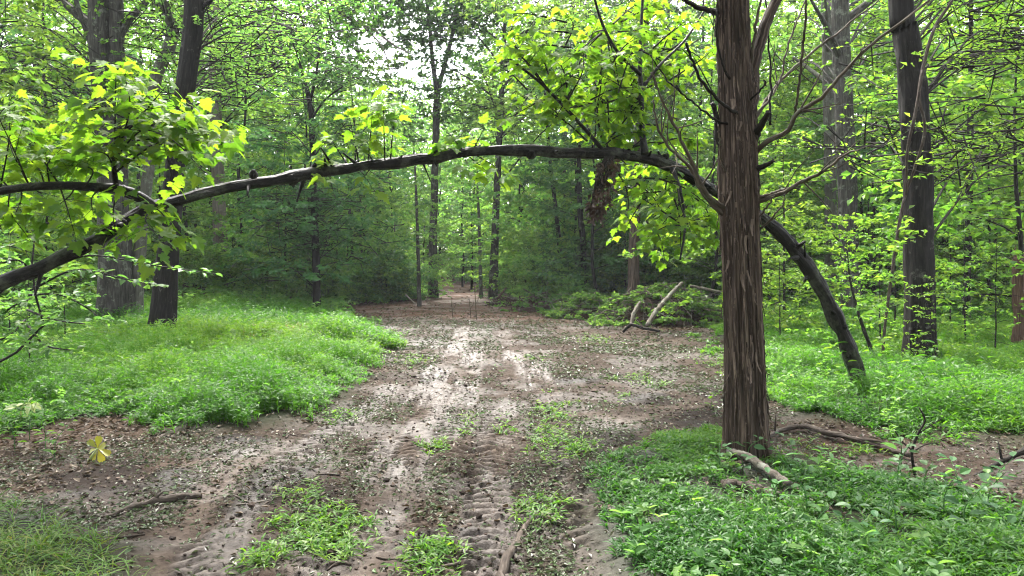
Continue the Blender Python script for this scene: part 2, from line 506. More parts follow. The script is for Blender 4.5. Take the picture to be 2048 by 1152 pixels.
# ------------------------------------------------------------------ layout of the ground cover
BED_L = gpoly([(-500, 880), (0, 872), (120, 850), (250, 832), (380, 868), (470, 866), (560, 850), (660, 822), (715, 775), (745, 735), (785, 690), (760, 668), (700, 645), (640, 628), (560, 622), (430, 612), (330, 606), (200, 600), (-500, 596)])
BED_R = gpoly([(1528, 790), (1600, 835), (1680, 856), (1780, 872), (1900, 878), (2048, 885), (2700, 900), (2700, 610), (1900, 605), (1600, 612), (1480, 622), (1440, 655), (1470, 700), (1500, 745)])
BED_F = gpoly([(1180, 930), (1260, 915), (1340, 890), (1420, 865), (1470, 880), (1540, 905), (1620, 925), (1750, 950), (1900, 985), (2100, 1020), (2500, 1060), (2500, 1300), (1320, 1300), (1240, 1152), (1200, 1050), (1180, 980)])
BED_C = gpoly([(-300, 1010), (60, 1030), (150, 1060), (230, 1100), (250, 1160), (240, 1300), (-400, 1300)])
CLEAR = gpoly([(-200, 1000), (60, 905), (300, 872), (480, 862), (600, 845), (700, 790), (770, 700), (720, 640), (690, 612), (850, 600), (885, 578), (960, 574), (1010, 594), (1090, 612), (1200, 640), (1260, 668), (1430, 660), (1500, 690), (1530, 790), (1600, 845), (1800, 880), (2100, 905), (2500, 930), (2500, 1010), (2000, 1000), (1600, 930), (1460, 1300), (-400, 1300)])
TRACKS = [gpoly(t) for t in (
    [(720, 1180), (770, 1060), (805, 960), (835, 880), (865, 800), (895, 740), (915, 690), (925, 655)],
    [(985, 1180), (978, 1050), (975, 960), (990, 880), (1012, 800), (1030, 740), (1020, 690), (1000, 660)],
    [(560, 1180), (640, 1050), (720, 940), (790, 850), (850, 780), (900, 720)],
    [(1250, 1180), (1180, 1050), (1140, 950), (1110, 860), (1090, 780), (1060, 710)],
    [(880, 1180), (880, 1060), (890, 960), (910, 860), (930, 780), (950, 700)],
    [(400, 1180), (450, 1040), (560, 930), (700, 840), (790, 770)])]
SMEARS = [(gpoly(t), w) for t, w in (
    ([(300, 1180), (370, 1060), (430, 985), (480, 935), (560, 900), (640, 880)], .16),
    ([(330, 935), (430, 918), (520, 905)], .13),
    ([(760, 1010), (800, 930), (830, 870), (880, 790), (920, 740)], .28),
    ([(745, 1150), (765, 1070), (785, 1020)], .16),
    ([(980, 1020), (968, 950), (955, 905)], .11),
    ([(1150, 830), (1260, 838), (1360, 815)], .3),
    ([(1120, 940), (1130, 985)], .12),
    ([(1230, 690), (1340, 683), (1450, 675)], .5))]
def ell(px, py, rx, ry):
    c = ground(px, py)
    return (c[0], c[1], rx / F * c[1], abs(ground(px, py - ry)[1] - ground(px, py + ry)[1]) / 2 + .02)
def blob(e, x, y):
    return np.exp(-(((x - e[0]) / e[2]) ** 2 + ((y - e[1]) / e[3]) ** 2) * 1.2)
WETS = [ell(*e) for e in ((880, 690, 110, 25), (790, 655, 60, 14), (960, 668, 70, 14), (860, 745, 60, 20), (500, 905, 70, 16), (800, 930, 50, 40), (780, 1040, 40, 50), (970, 960, 20, 60), (1130, 945, 30, 40), (1220, 850, 80, 20), (660, 910, 90, 25), (1180, 1000, 60, 30))]
DARKS = [ell(*e) for e in ((240, 965, 190, 45), (1350, 828, 110, 28), (1440, 790, 60, 25), (1210, 880, 90, 18), (860, 755, 60, 12), (470, 880, 70, 9), (1170, 960, 40, 20), (560, 960, 90, 40), (1650, 870, 90, 15), (690, 1000, 110, 40), (900, 1090, 130, 50), (1050, 960, 50, 40), (1090, 1010, 60, 50), (500, 1010, 90, 30), (930, 930, 40, 40), (1000, 1120, 120, 30), (700, 1120, 90, 30), (1180, 905, 60, 14), (1300, 800, 70, 14), (780, 755, 50, 10), (1150, 760, 60, 10))]
CLUMPS = [(ell(*e), k) for *e, k in ((825, 724, 48, 10, 1.0), (870, 895, 40, 10, 1.0), (640, 1060, 110, 60, .8), (520, 1120, 80, 40, .8), (1110, 830, 60, 50, .75), (1160, 900, 60, 30, .7), (1090, 880, 45, 60, .6), (1290, 762, 55, 12, .9), (1180, 680, 60, 10, .8), (1290, 655, 40, 8, .9), (1400, 680, 50, 10, .6), (1240, 800, 50, 14, .5), (860, 1120, 60, 40, .7), (1090, 1030, 60, 40, .45), (1060, 720, 40, 10, .5), (1000, 735, 40, 10, .4), (680, 840, 60, 20, .6), (1700, 905, 120, 14, .6), (1640, 900, 90, 14, .5), (1010, 850, 30, 40, .35), (620, 985, 60, 30, .5), (930, 850, 40, 30, .3), (1420, 720, 40, 20, .5))]

BARE = [ell(*e) for e in ((1500, 962, 85, 85), (1490, 1012, 80, 22), (1425, 1010, 30, 40), (400, 772, 70, 14), (1832, 745, 60, 24), (1704, 815, 55, 46), (326, 695, 50, 18), (1380, 1000, 60, 20), (1300, 1060, 60, 30), (1260, 960, 40, 18), (1650, 1050, 120, 12), (1600, 940, 90, 14), (1840, 960, 100, 16))]

def fields(x, y):
    wob = (fbm(x / .7, y / .7, 4, 31) - .5) * 1.1
    near = np.clip(y / 9, .35, 1.6)
    sd = lambda p, w=.25: sstep(-w, w, signed(p, x, y) + wob * .7 * near)
    bed = np.maximum.reduce([sd(BED_L), sd(BED_R), sd(BED_F), sd(BED_C)])
    mud = sd(CLEAR, .5)
    path_x = -2.1 - .02 * (y - 34) - .018 * np.maximum(y - 39, 0) ** 2
    lane = sstep(2.0, 1.1, np.abs(x - path_x) + wob * .5) * sstep(26, 30, y)
    mud = np.maximum(mud, lane)
    return bed, mud, lane

def cover(x, y):
    """how thickly short green stuff grows on the churned ground"""
    g = np.zeros(np.shape(x))
    for e, k in CLUMPS:
        g = np.maximum(g, k * blob(e, x, y))
    n = fbm(x / .45, y / .45, 4, 77)
    return np.clip(g * 1.25 - .25 + (n - .5) * 1.1, 0, 1) * (g > .12)

# ------------------------------------------------------------------ ground sheet
def build_ground():
    ys = [-6.0]
    while ys[-1] < 3.0: ys.append(ys[-1] + .12)
    while ys[-1] < 150: ys.append(ys[-1] + max(.016, ys[-1] * (.0036 if ys[-1] < 20 else .006)))
    ys = np.array(ys)
    u = np.linspace(-1, 1, 760)
    xs = np.sign(u) * (5.2 * np.abs(u) + 110 * np.abs(u) ** 7)
    X, Y = np.meshgrid(xs, ys)
    x, y = X.ravel(), Y.ravel()
    z = H(x, y)
    bed, mud, lane = fields(x, y)
    z = z + .06 * bed
    # churned surface: lumps, ruts with tyre lugs, wheel-thrown berms
    fade = sstep(26, 14, y)
    z = z + mud * fade * (.055 * (fbm(x / .33, y / .33, 4, 3) - .5) + .03 * (fbm(x / .08, y / .08, 3, 4) - .5))
    z = z + (1 - mud) * .05 * (fbm(x / .25, y / .25, 3, 8) - .5)
    pale = np.zeros_like(x)
    trackwet = np.zeros_like(x)
    for k, t in enumerate(TRACKS):
        d, s, sd = along(t, x, y)
        hit = sstep(.24, .14, d) * mud * (1 - bed)
        patchy = sstep(.34, .52, fbm(x / .9 + k, y / .9, 3, 40 + k))
        z = z - .016 * hit * patchy + .008 * sstep(.16, .24, d) * sstep(.42, .26, d) * mud * patchy
        lug = np.sin((s + .10 * fbm(x / .3, y / .3, 2, 19) + np.abs(sd) * .55) * 2 * np.pi / (.125 + .006 * np.floor(s / 2.5)))
        trackwet = np.maximum(trackwet, hit * sstep(.45, .6, fbm(x / .5 + k, y / 1.6, 3, 140 + k)))
        z = z + .020 * hit * (.1 + .9 * patchy) * np.clip(lug * 2.2, -1, 1) * fade
        pale = np.maximum(pale, hit * (.15 + .6 * patchy))
    for k, (t, w) in enumerate(SMEARS):
        d, s, _ = along(t, x, y)
        n = fbm(x / .35 + 3 * k, y / .35, 4, 60 + k)
        pale = np.maximum(pale, sstep(1.5 * w, .3 * w, d + (n - .5) * w * 2.6))
        z = z - .012 * sstep(1.3 * w, .5 * w, d)
    wet = .05 + .45 * sstep(.42, .68, fbm(x / .6, y / .6, 3, 21))
    wet = np.maximum(wet, .7 * trackwet)
    for e in WETS:
        b = blob(e, x, y)
        wet = np.maximum(wet, b * .95 * sstep(.3, .55, fbm(x / .35, y / .8, 4, 53)))
        pale = np.maximum(pale, b * .75 * sstep(.35, .6, fbm(x / .5, y / .9, 4, 52)))
    field_pale = sstep(.46, .66, fbm(x / 1.6, y / 2.2, 4, 90)) * sstep(7, 11, y) * sstep(27, 20, y) * .75
    pale = np.maximum(pale, field_pale) * mud * (1 - bed)
    red = sstep(20, 24, y + 2.2 * (fbm(x / 1.2, y / 1.2, 3, 71) - .5) * 2) * mud * (1 - .35 * lane)
    red = np.maximum(red, .6 * blob(ell(1660, 875, 150, 26), x, y) * mud)
    red = np.maximum(red, .5 * blob(ell(240, 965, 200, 50), x, y))
    dark = np.zeros_like(x)
    for e in DARKS:
        dark = np.maximum(dark, sstep(.35, .62, .75 * blob(e, x, y) + .5 * (fbm(x / .4, y / .4, 4, 15) - .2)))
    z = z + .03 * dark * (fbm(x / .12, y / .12, 3, 16))
    ny, nx = X.shape
    i, j = np.meshgrid(np.arange(ny - 1), np.arange(nx - 1), indexing='ij')
    q = np.stack([i * nx + j, i * nx + j + 1, (i + 1) * nx + j + 1, (i + 1) * nx + j], -1).reshape(-1, 4)
    mb = MB()
    mb.add(np.stack([x, y, z], -1), [q])
    me = mb.mesh("ground", M_SOIL, True)
    for n, v in (("mud", mud), ("pale", np.clip(pale, 0, 1)), ("wet", np.clip(wet, 0, 1) * mud), ("red", red), ("dark", dark * mud * (1 - .75 * np.clip(pale, 0, 1))), ("bed", bed)):
        a = me.attributes.new(n, 'FLOAT', 'POINT')
        a.data.foreach_set("value", v.astype(np.float32))
    o = link("ground", me)
    tag(o, "muddy forest floor with a churned track through a clearing", kind="structure")
    zz = z.reshape(ny, nx)
    def top(px, py):
        px, py = np.asarray(px, float), np.asarray(py, float)
        jx = np.clip(np.interp(px, xs, np.arange(nx)), 0, nx - 1.001)
        iy = np.clip(np.interp(py, ys, np.arange(ny)), 0, ny - 1.001)
        j0, i0 = jx.astype(int), iy.astype(int)
        fx, fy = jx - j0, iy - i0
        return (zz[i0, j0] * (1 - fx) + zz[i0, j0 + 1] * fx) * (1 - fy) + (zz[i0 + 1, j0] * (1 - fx) + zz[i0 + 1, j0 + 1] * fx) * fy
    return top
TOP = build_ground()

# ------------------------------------------------------------------ grass, litter and clods (nobody could count these)
def in_view(x, y, m=1.2):
    return np.abs(x) < y * .70 + m

def plants(mb, x, y, hgt, nl, L, Wd, rng, up=.45, tint0=None, shape='blade', stem=True):
    n = len(x)
    z = TOP(x, y) - .01
    lean = rng.normal(0, .22, (n, 2))
    i = np.repeat(np.arange(n), nl)
    m = len(i)
    t = rng.uniform(.15, 1, m)
    p = np.stack([x[i] + lean[i, 0] * hgt[i] * t, y[i] + lean[i, 1] * hgt[i] * t, z[i] + hgt[i] * t], -1)
    az = rng.uniform(0, 2 * np.pi, m)
    d = np.stack([np.cos(az), np.sin(az), rng.normal(up, .35, m)], -1)
    nn = np.stack([rng.normal(0, .35, m), rng.normal(0, .35, m), np.ones(m)], -1)
    Ls = L * rng.uniform(.6, 1.25, m)
    tn = np.clip((tint0[i] if tint0 is not None else .5) + rng.normal(0, .22, m), 0, 1)
    leaves(mb, p, d, nn, Ls, Wd * rng.uniform(.7, 1.2, m), shape, tn)
    if stem:
        a = np.stack([x, y, z], -1)
        top = np.stack([x + lean[:, 0] * hgt, y + lean[:, 1] * hgt, z + hgt], -1)
        w = .0022 + .0003 * y
        s = np.stack([w, 0 * w, 0 * w], -1)
        V = np.stack([a - s, a + s, top], 1).reshape(-1, 3)
        mb.add(V, [np.arange(3 * n).reshape(-1, 3)], .35)

def scatter(poly, dens, rng, ymax=40, edge=.12, seed=5, bare=.0, mod=None):
    lo, hi = poly.min(0), poly.max(0)
    lo[1], hi[1] = max(lo[1], 3.0), min(hi[1], ymax)
    hx = hi[1] * .7 + 2
    lo[0], hi[0] = max(lo[0], -hx), min(hi[0], hx)
    n = int((hi[0] - lo[0]) * (hi[1] - lo[1]) * dens(lo[1]))
    x, y = rng.uniform(lo[0], hi[0], n), rng.uniform(lo[1], hi[1], n)
    k = in_view(x, y) & (rng.random(n) < dens(y) / dens(lo[1]))
    x, y = x[k], y[k]
    wob = (fbm(x / .5, y / .5, 4, 131) - .5) * 1.7 * np.clip(y / 9, .5, 1.6)
    s = signed(poly, x, y) + wob
    k = (s > -edge) & (rng.random(len(x)) < sstep(-edge, .35, s) * (1 - bare * sstep(.5, .62, fbm(x / .6, y / .6, 3, seed))))
    return x[k], y[k]

def grass_bed(name, poly, dens, hmin, hmax, L, Wd, nl, seed, label, ymax=40, bare=0.0, mat=None):
    rng = np.random.default_rng(seed)
    x, y = scatter(poly, dens, rng, ymax, seed=seed, bare=bare)
    for e in BARE:
        k_ = rng.random(len(x)) > 1.15 * blob(e, x, y)
        x, y = x[k_], y[k_]
    g = .6 * fbm(x / 1.1, y / 1.1, 4, seed) + .4 * fbm(x / .35, y / .35, 3, seed + 4)
    inside = sstep(-.1, 1.0, signed(poly, x, y))
    h = (hmin + (hmax - hmin) * np.clip((g - .34) * 3.2, 0, 1)) * (.35 + .65 * inside) * rng.uniform(.7, 1.2, len(x))
    k = np.clip(y / 10, 1.0, 2.0)
    tn = np.clip(fbm(x / 2.5, y / 2.5, 3, seed + 9) * 1.8 - .4, 0, 1)
    mb = MB()
    far = y > 13
    for mask, f in ((~far, 1.0), (far, 1.55)):
        if mask.any():
            plants(mb, x[mask], y[mask], h[mask], nl, L * f, Wd * f, rng, tint0=tn[mask])
    tag(link(name, mb.mesh(name, mat or M_GRASS)), label, "grass", kind="stuff")
    return len(x)

def build_cover():
    grass_bed("grass", BED_L, lambda y: np.clip(680 * (9 / np.maximum(y, 6)) ** 1.5, 80, 1000), .05, .50, .078, .0125, 9, 11, "bright green stilt grass bank along the muddy clearing under the oaks", 30)
    grass_bed("grass", BED_R, lambda y: np.clip(620 * (10 / np.maximum(y, 7)) ** 1.5, 80, 900), .05, .32, .08, .0125, 9, 12, "stilt grass filling the wood floor behind the shaggy cedar", 32)
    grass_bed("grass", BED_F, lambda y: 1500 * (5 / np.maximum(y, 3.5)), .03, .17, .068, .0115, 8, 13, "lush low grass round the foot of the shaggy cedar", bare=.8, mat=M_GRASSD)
    grass_bed("grass", BED_C, lambda y: 420 + 0 * y, .05, .20, .15, .007, 7, 14, "loose straw-like grass at the near edge of the dark soil", bare=.8, mat=M_STRAW)
    # sparse green tufts on the track
    rng = np.random.default_rng(15)
    mb = MB()
    n = 70000
    y = 3.3 * (22 / 3.3) ** rng.random(n)
    x = rng.uniform(-1, 1, n) * (y * .7)
    c = cover(x, y)
    k = (rng.random(n) < c * .8) & (signed(CLEAR, x, y) > -.2)
    x, y = x[k], y[k]
    plants(mb, x, y, rng.uniform(.02, .075, len(x)), 6, .075, .012, rng, up=.3, stem=False, tint0=rng.uniform(.2, .9, len(x)))
    tag(link("grass", mb.mesh("grass", M_GRASS)), "flattened green tufts growing in patches on the mud", "grass", kind="stuff")
    # shredded leaves pressed into the mud
    n = 210000
    y = 3.3 * (30 / 3.3) ** rng.random(n)
    x = rng.uniform(-1, 1, n) * (y * .7)
    bed, mud, lane = fields(x, y)
    tr = np.min([along(t, x, y)[0] for t in TRACKS[:2]] + [along(t, x, y)[0] * .3 / w for t, w in SMEARS[:5]], axis=0)
    dn = (.16 + .9 * sstep(.42, .62, fbm(x / .8, y / .8, 4, 33)) + .6 * cover(x, y)) * mud * (1 - .6 * bed) * (.25 + .75 * sstep(.08, .28, tr))
    for e in DARKS[:1]: dn = dn * (1 - .85 * blob(e, x, y))
    k = rng.random(n) < dn
    x, y = x[k], y[k]
    m = len(x)
    p = np.stack([x, y, TOP(x, y) + .004 + rng.random(m) * .012], -1)
    az = rng.uniform(0, 6.28, m)
    d = np.stack([np.cos(az), np.sin(az), rng.normal(0, .25, m)], -1)
    nn = np.stack([rng.normal(0, .35, m), rng.normal(0, .35, m), np.ones(m)], -1)
    L = rng.uniform(.018, .06, m) * np.clip(y / 8, .8, 1.7)
    mb = MB()
    leaves(mb, p, d, nn, L, L * rng.uniform(.2, .6, m), 'oval', rng.random(m))
    tag(link("leaf_litter", mb.mesh("leaf_litter", M_SHRED)), "shredded wet leaves strewn over the churned mud", "leaf litter", kind="stuff")
    # dead leaves under the trees
    n = 90000
    y = 4.5 * (60 / 4.5) ** rng.random(n)
    x = rng.uniform(-1, 1, n) * (y * .72 + 1)
    bed, mud, lane = fields(x, y)
    k = rng.random(n) < (1 - mud) * (1 - .8 * bed) + .10 * mud
    for e in (ell(230, 880, 170, 22), ell(60, 960, 90, 40)):
        k |= rng.random(n) < .8 * blob(e, x, y)
    x, y = x[k], y[k]
    m = len(x)
    p = np.stack([x, y, TOP(x, y) + .006 + rng.random(m) * .02], -1)
    az = rng.uniform(0, 6.28, m)
    d = np.stack([np.cos(az), np.sin(az), rng.normal(0, .3, m)], -1)
    nn = np.stack([rng.normal(0, .45, m), rng.normal(0, .45, m), np.ones(m)], -1)
    L = rng.uniform(.05, .10, m) * np.clip(y / 14, .7, 2)
    mb = MB()
    leaves(mb, p, d, nn, L, L * .6, 'oval', rng.random(m))
    tag(link("dead_leaves", mb.mesh("dead_leaves", M_LITTER)), "brown dead leaves lying under the trees", "leaf litter", kind="stuff")
    # clods of earth
    ico = bpy.data.meshes.new("tmp")
    import bmesh
    bm = bmesh.new(); bmesh.ops.create_icosphere(bm, subdivisions=1, radius=1); bm.to_mesh(ico); bm.free()
    iv = np.array([v.co for v in ico.vertices]); jf = np.array([list(p_.vertices) for p_ in ico.polygons])
    n = 26000
    y = 3.3 * (20 / 3.3) ** rng.random(n)
    x = rng.uniform(-1, 1, n) * (y * .7)
    bed, mud, lane = fields(x, y)
    dk = np.max([blob(e, x, y) for e in DARKS], axis=0)
    k = rng.random(n) < (.03 + .6 * dk + .16 * sstep(.5, .65, fbm(x / .5, y / .5, 3, 61))) * mud * (1 - .7 * bed)
    x, y, dk = x[k], y[k], dk[k]
    m = len(x)
    r = rng.uniform(.005, .015, m) * (1 + 1.3 * (rng.random(m) < .05)) * np.clip(y / 7, .9, 1.5)
    V = iv[None] * (r[:, None, None] * rng.uniform(.6, 1.35, (m, len(iv), 1))) * np.array([1, 1, .7])
    V = V + np.stack([x, y, TOP(x, y) + r * .2], -1)[:, None]
    mb = MB()
    mb.add(V.reshape(-1, 3), [((np.arange(m) * len(iv))[:, None, None] + jf[None]).reshape(-1, 3)], np.repeat(rng.random(m), len(iv)))
    mt, nt, b, N, K = new_mat("clod_earth")
    a = N.new("ShaderNodeAttribute"); a.attribute_name = "tint"
    rr = ramp(N, [(0, (.012, .008, .006)), (.6, (.03, .021, .016)), (1, (.07, .05, .04))])
    K.new(a.outputs["Fac"], rr.inputs["Fac"]); K.new(rr.outputs["Color"], b.inputs["Base Color"])
    b.inputs["Roughness"].default_value = .8
    b.inputs["Specular IOR Level"].default_value = .1
    tag(link("dirt_clods", mb.mesh("dirt_clods", mt)), "crumbs and clods of dark wet earth on the track", "dirt", kind="stuff")
build_cover()

# ------------------------------------------------------------------ tree kinds
def tree_kind(seed, Ht, r0, c0, Rc, nb, elev, leaf, per_m, jit, sides=10, aspect=.62, droop=.0, prof=None, sec=.38, wander=.25, fork=0, wood=True, shape='oval'):
    """trunk mesh and crown mesh of one kind of tree, rooted at the origin"""
    rng = np.random.default_rng(seed)
    n = 14
    tz = np.linspace(-.15, Ht, n)
    P = np.stack([np.cumsum(rng.normal(0, wander * Ht / 90, n)), np.cumsum(rng.normal(0, wander * Ht / 90, n)), tz], -1)
    P[:, :2] -= P[1, :2]
    R = r0 * (1 - np.linspace(0, 1, n) ** 1.1 * .9)
    tb = MB()
    tube(tb, smooth_path(P, 40), np.interp(np.linspace(0, 1, 40), np.linspace(0, 1, n), R), sides, .12, 0, seed, True, .45)
    A, B = [], []
    for i in range(nb):
        tt = (i + rng.uniform(.1, .9)) / nb
        z = Ht * (c0 + (1 - c0) * tt * .97)
        pr = prof(tt) if prof else max(.25, math.sin(math.pi * (.18 + .78 * tt)) ** .8)
        L = Rc * pr * rng.uniform(.7, 1.2)
        az = i * 2.39996 + rng.normal(0, .35)
        el = elev + rng.normal(0, .16) + .3 * tt
        base = np.array([np.interp(z, tz, P[:, 0]), np.interp(z, tz, P[:, 1]), z])
        k = 6
        d = np.array([math.cos(az) * math.cos(el), math.sin(az) * math.cos(el), math.sin(el)])
        pts = [base]
        for q in range(k):
            d = unit(d + rng.normal(0, .12, 3) + np.array([0, 0, -droop * .25]))
            pts.append(pts[-1] + d * L / k)
        pts = np.array(pts)
        rb = max(.006, r0 * .35 * (1 - .75 * tt) * min(1, L / Rc))
        tube(tb, pts, rb * np.linspace(1, .25, k + 1), 5, cap=False, seed=i)
        nsec = max(3, int(L / sec))
        for s in range(nsec):
            u = .18 + .82 * (s + rng.random()) / nsec
            q = min(int(u * k), k - 1)
            p0 = pts[q] + (pts[q + 1] - pts[q]) * (u * k - q)
            bd = unit(pts[q + 1] - pts[q])
            sd_ = unit(np.cross(bd, [0, 0, 1.0]))
            a = (1 if s % 2 else -1) * rng.uniform(.5, 1.15)
            dd = unit(bd * math.cos(a) + sd_ * math.sin(a) + np.array([0, 0, rng.normal(.02, .16)]))
            l2 = (.25 + .42 * L * (1 - .55 * u)) * rng.uniform(.7, 1.2)
            p1 = p0 + dd * l2 + np.array([0, 0, -droop * l2 * .4])
            if wood:
                tube(tb, np.array([p0, (p0 + p1) / 2 + rng.normal(0, .02, 3), p1]), rb * np.array([.35, .25, .12]), 3, cap=False)
            A.append(p0 + (p1 - p0) * .35); B.append(p1)
            for w in range(max(1, int(l2 / .3))):
                uu = rng.uniform(.2, .95)
                q0 = p0 + (p1 - p0) * uu
                s2 = unit(np.cross(dd, [0, 0, 1.0]))
                a2 = rng.choice([-1, 1]) * rng.uniform(.5, 1.1)
                d3 = unit(dd * math.cos(a2) + s2 * math.sin(a2) + np.array([0, 0, rng.normal(0, .2)]))
                A.append(q0); B.append(q0 + d3 * rng.uniform(.18, .42) * max(.6, min(1.5, l2)) + np.array([0, 0, -droop * .08]))
    cb = MB()
    twig_leaves(cb, A, B, rng, per_m, leaf, jit, shape, aspect, 1.0, droop * .5)
    return tb, cb

PROF_FULL = lambda t: .35 + .65 * math.sin(math.pi * min(1, .25 + .72 * t)) ** .7
KIND = {}
def kinds():
    def k(name, bark, leafm, n, **a):
        out = []
        for s in range(n):
            tb, cb = tree_kind(seed=a.get('seed', 100) + 17 * s + len(KIND) * 131, **{q: v for q, v in a.items() if q != 'seed'})
            out.append((tb.mesh("trunk", bark, True), [cb.mesh("crown", lm) for lm in leafm]))
        KIND[name] = out
    k('canopy', M_BARKO, [M_WOOD, M_YELL], 2, wander=.4, Ht=19, r0=.22, c0=.36, Rc=4.6, nb=26, elev=.45, leaf=.20, per_m=14, jit=.8, droop=.25, sec=.55)
    k('thin_canopy', M_BARKO, [M_WOOD, M_YELL], 2, wander=.4, Ht=19, r0=.20, c0=.38, Rc=4.4, nb=24, elev=.5, leaf=.20, per_m=6, jit=.8, droop=.25, sec=.6)
    k('edge', M_BARK, [M_WOOD, M_DARK, M_YELL], 3, Ht=13, r0=.08, c0=.10, Rc=3.0, nb=38, elev=.2, leaf=.20, per_m=13, jit=.9, aspect=.66, wander=.5, droop=.3, prof=PROF_FULL, sec=.42)
    k('under', M_BARK, [M_WOOD, M_DARK, M_YELL], 3, Ht=6, r0=.05, c0=.12, Rc=2.4, nb=28, elev=.08, leaf=.155, per_m=15, jit=.8, aspect=.64, droop=.25, prof=PROF_FULL, sec=.32)
    k('sapling', M_TWIG, [M_WOOD, M_YELL], 2, Ht=2.6, r0=.02, c0=.15, Rc=.95, nb=18, elev=.2, leaf=.09, per_m=26, jit=.5, droop=.2, sec=.24, sides=6)
    k('shrub', M_TWIG, [M_WOOD, M_DARK], 3, Ht=1.2, r0=.015, c0=.05, Rc=.95, nb=26, elev=.5, leaf=.10, per_m=34, jit=.8, droop=.35, prof=lambda t: 1 - .45 * t, sec=.22, sides=5)
    k('cedar', M_CEDAR, [M_CEDARL], 1, Ht=14, r0=.15, c0=.30, Rc=2.2, nb=46, elev=.35, leaf=.12, per_m=60, jit=1.2, droop=.5, aspect=.22, sec=.3)
    for q, v in KIND.items(): print('KIND', q, [len(c[1][0].polygons) // 2 for c in v])
kinds()

def grow(kind, x, y, label, cat, group, rng, sc=1.0, var=None, mat=0, rz=None, name=None, sz=None, dz=0.0):
    lib = KIND[kind]
    var = rng.integers(len(lib)) if var is None else var
    tm, cms = lib[var % len(lib)]
    o = thing(name or 'tree', (x, y, float(H(x, y)) + dz), label, cat, group, rng.uniform(0, 6.28) if rz is None else rz, (sc, sc, sc * (sz or 1)))
    link("trunk" if kind != 'shrub' else "stem", tm, o)
    link("crown" if kind != 'shrub' else "foliage", cms[mat % len(cms)], o)
    return o

# ------------------------------------------------------------------ trees one can tell apart
def px_path(pts, n):
    """(pixel x, pixel y, metres ahead, width in pixels) -> smooth path and radii"""
    Q = np.array([[*at(p[0], p[1], p[2]), p[3] / 2 / F * p[2]] for p in pts])
    Q = smooth_path(Q, n)
    return Q[:, :3], np.maximum(Q[:, 3], .002)

RNG = np.random.default_rng(42)
def hero(label, cat, base, pts, mat, top=15.0, kinds_=('thin_canopy', 0, 0), limbs=(), rough=.10, ridges=0, flare=.5, crown=True, sides=36, group=None, csc=1.0, czoff=0.0, rz=0.0, seed=1, name='tree'):
    """a tree whose trunk follows the photo; limbs: lists of (px, py, w)"""
    b = ground(*base) if len(base) == 2 else at(*base)
    Y = b[1]
    b[2] = float(H(b[0], b[1]))
    o = thing(name, tuple(b), label, cat, group)
    P = [(px, py, Y, w) for px, py, w in pts]
    Q = np.array([[*at(*p[:3]), p[3] / 2 / F * Y] for p in P])
    Q[0, 2] = b[2] - .15
    if top > Q[-1, 2] + .5:
        d = Q[-1] - Q[-2]
        up = np.array([d[0] / max(d[2], .1) * .4, 0, 1.0, 0]) * (top - Q[-1, 2])
        mid_ = Q[-1] + up * .5; mid_[3] = Q[-1, 3] * .62
        end = Q[-1] + up; end[3] = Q[-1, 3] * .2
        Q = np.vstack([Q, mid_, end])
    S4 = smooth_path(Q, 90)
    mb = MB()
    tube(mb, S4[:, :3] - b, np.maximum(S4[:, 3], .004), sides, rough, ridges, seed, True, flare)
    for l in limbs:
        pl, rl = px_path([(q[0], q[1], Y + (q[3] if len(q) > 3 else 0), q[2]) for q in l], 24)
        tube(mb, pl - b, rl, 10, .08, 0, seed + 5, True)
    rng = np.random.default_rng(seed)
    if crown and top > 9:
        for k in range(9):                                            # limbs of the high crown
            z = b[2] + 7.5 + (top - 8.5) * k / 9
            q = np.array([np.interp(z, S4[:, 2], S4[:, c]) for c in range(4)]); q[2] = z
            az = k * 2.4 + seed
            L = rng.uniform(2, 3.4)
            e = np.array([math.cos(az) * L, math.sin(az) * L, L * .7])
            tube(mb, np.array([q[:3], q[:3] + e * .5 + [0, 0, .1], q[:3] + e]) - b, np.array([.5, .3, .08]) * max(q[3], .03), 6, cap=False)
    link("trunk", mb.mesh("trunk", mat, True), o)
    if crown:
        kd, var, cm = kinds_
        lib = KIND[kd]
        c = link("crown", lib[var % len(lib)][1][cm % len(lib[0][1])], o)
        e = S4[-1, :3] - b
        c.location = (e[0] * .6, 0, czoff)
        c.scale = (csc, csc, csc)
        c.rotation_euler = (0, 0, rz)
    return o

hero("twin-stemmed old oak with rough grey bark at the back of the grass bank", "tree", (235, 652),
     [(232, 660, 66), (232, 560, 62), (226, 400, 58), (222, 250, 55), (205, 130, 44), (200, 0, 42)], M_BARKO, 16,
     limbs=[[(228, 260, 40), (232, 180, 34), (234, 90, 28), (232, -60, 24), (236, -260, 14)], [(236, 80, 15), (258, 42, 13), (290, 8, 11), (330, -30, 9)], [(190, 110, 12), (172, 60, 10), (152, 0, 9), (140, -60, 6)]],
     kinds_=('thin_canopy', 0, 1), ridges=16, seed=3, rz=.6)
hero("slender grey tree with a crooked top between the old oak and the dark trunk", "tree", (272, 650),
     [(270, 655, 26), (278, 520, 24), (290, 400, 22), (298, 330, 21), (304, 220, 21), (314, 150, 22), (338, 95, 24), (345, 55, 23), (330, 20, 20), (305, -20, 17)], M_BARKG, 11,
     kinds_=('thin_canopy', 1, 0), limbs=[[(342, 62, 18), (358, 48, 16), (372, 30, 14)]], seed=5, csc=.8, sides=24, rz=2.0)
hero("straight dark-barked oak standing in the grass in front of the old oak", "tree", (326, 682),
     [(325, 690, 50), (330, 600, 46), (338, 480, 40), (350, 330, 38), (366, 200, 38), (382, 90, 38), (388, 0, 37)], M_BARK, 16,
     kinds_=('thin_canopy', 0, 0), limbs=[[(392, 30, 12), (410, 10, 9), (440, -10, 7)]], ridges=14, seed=7, rz=1.2)
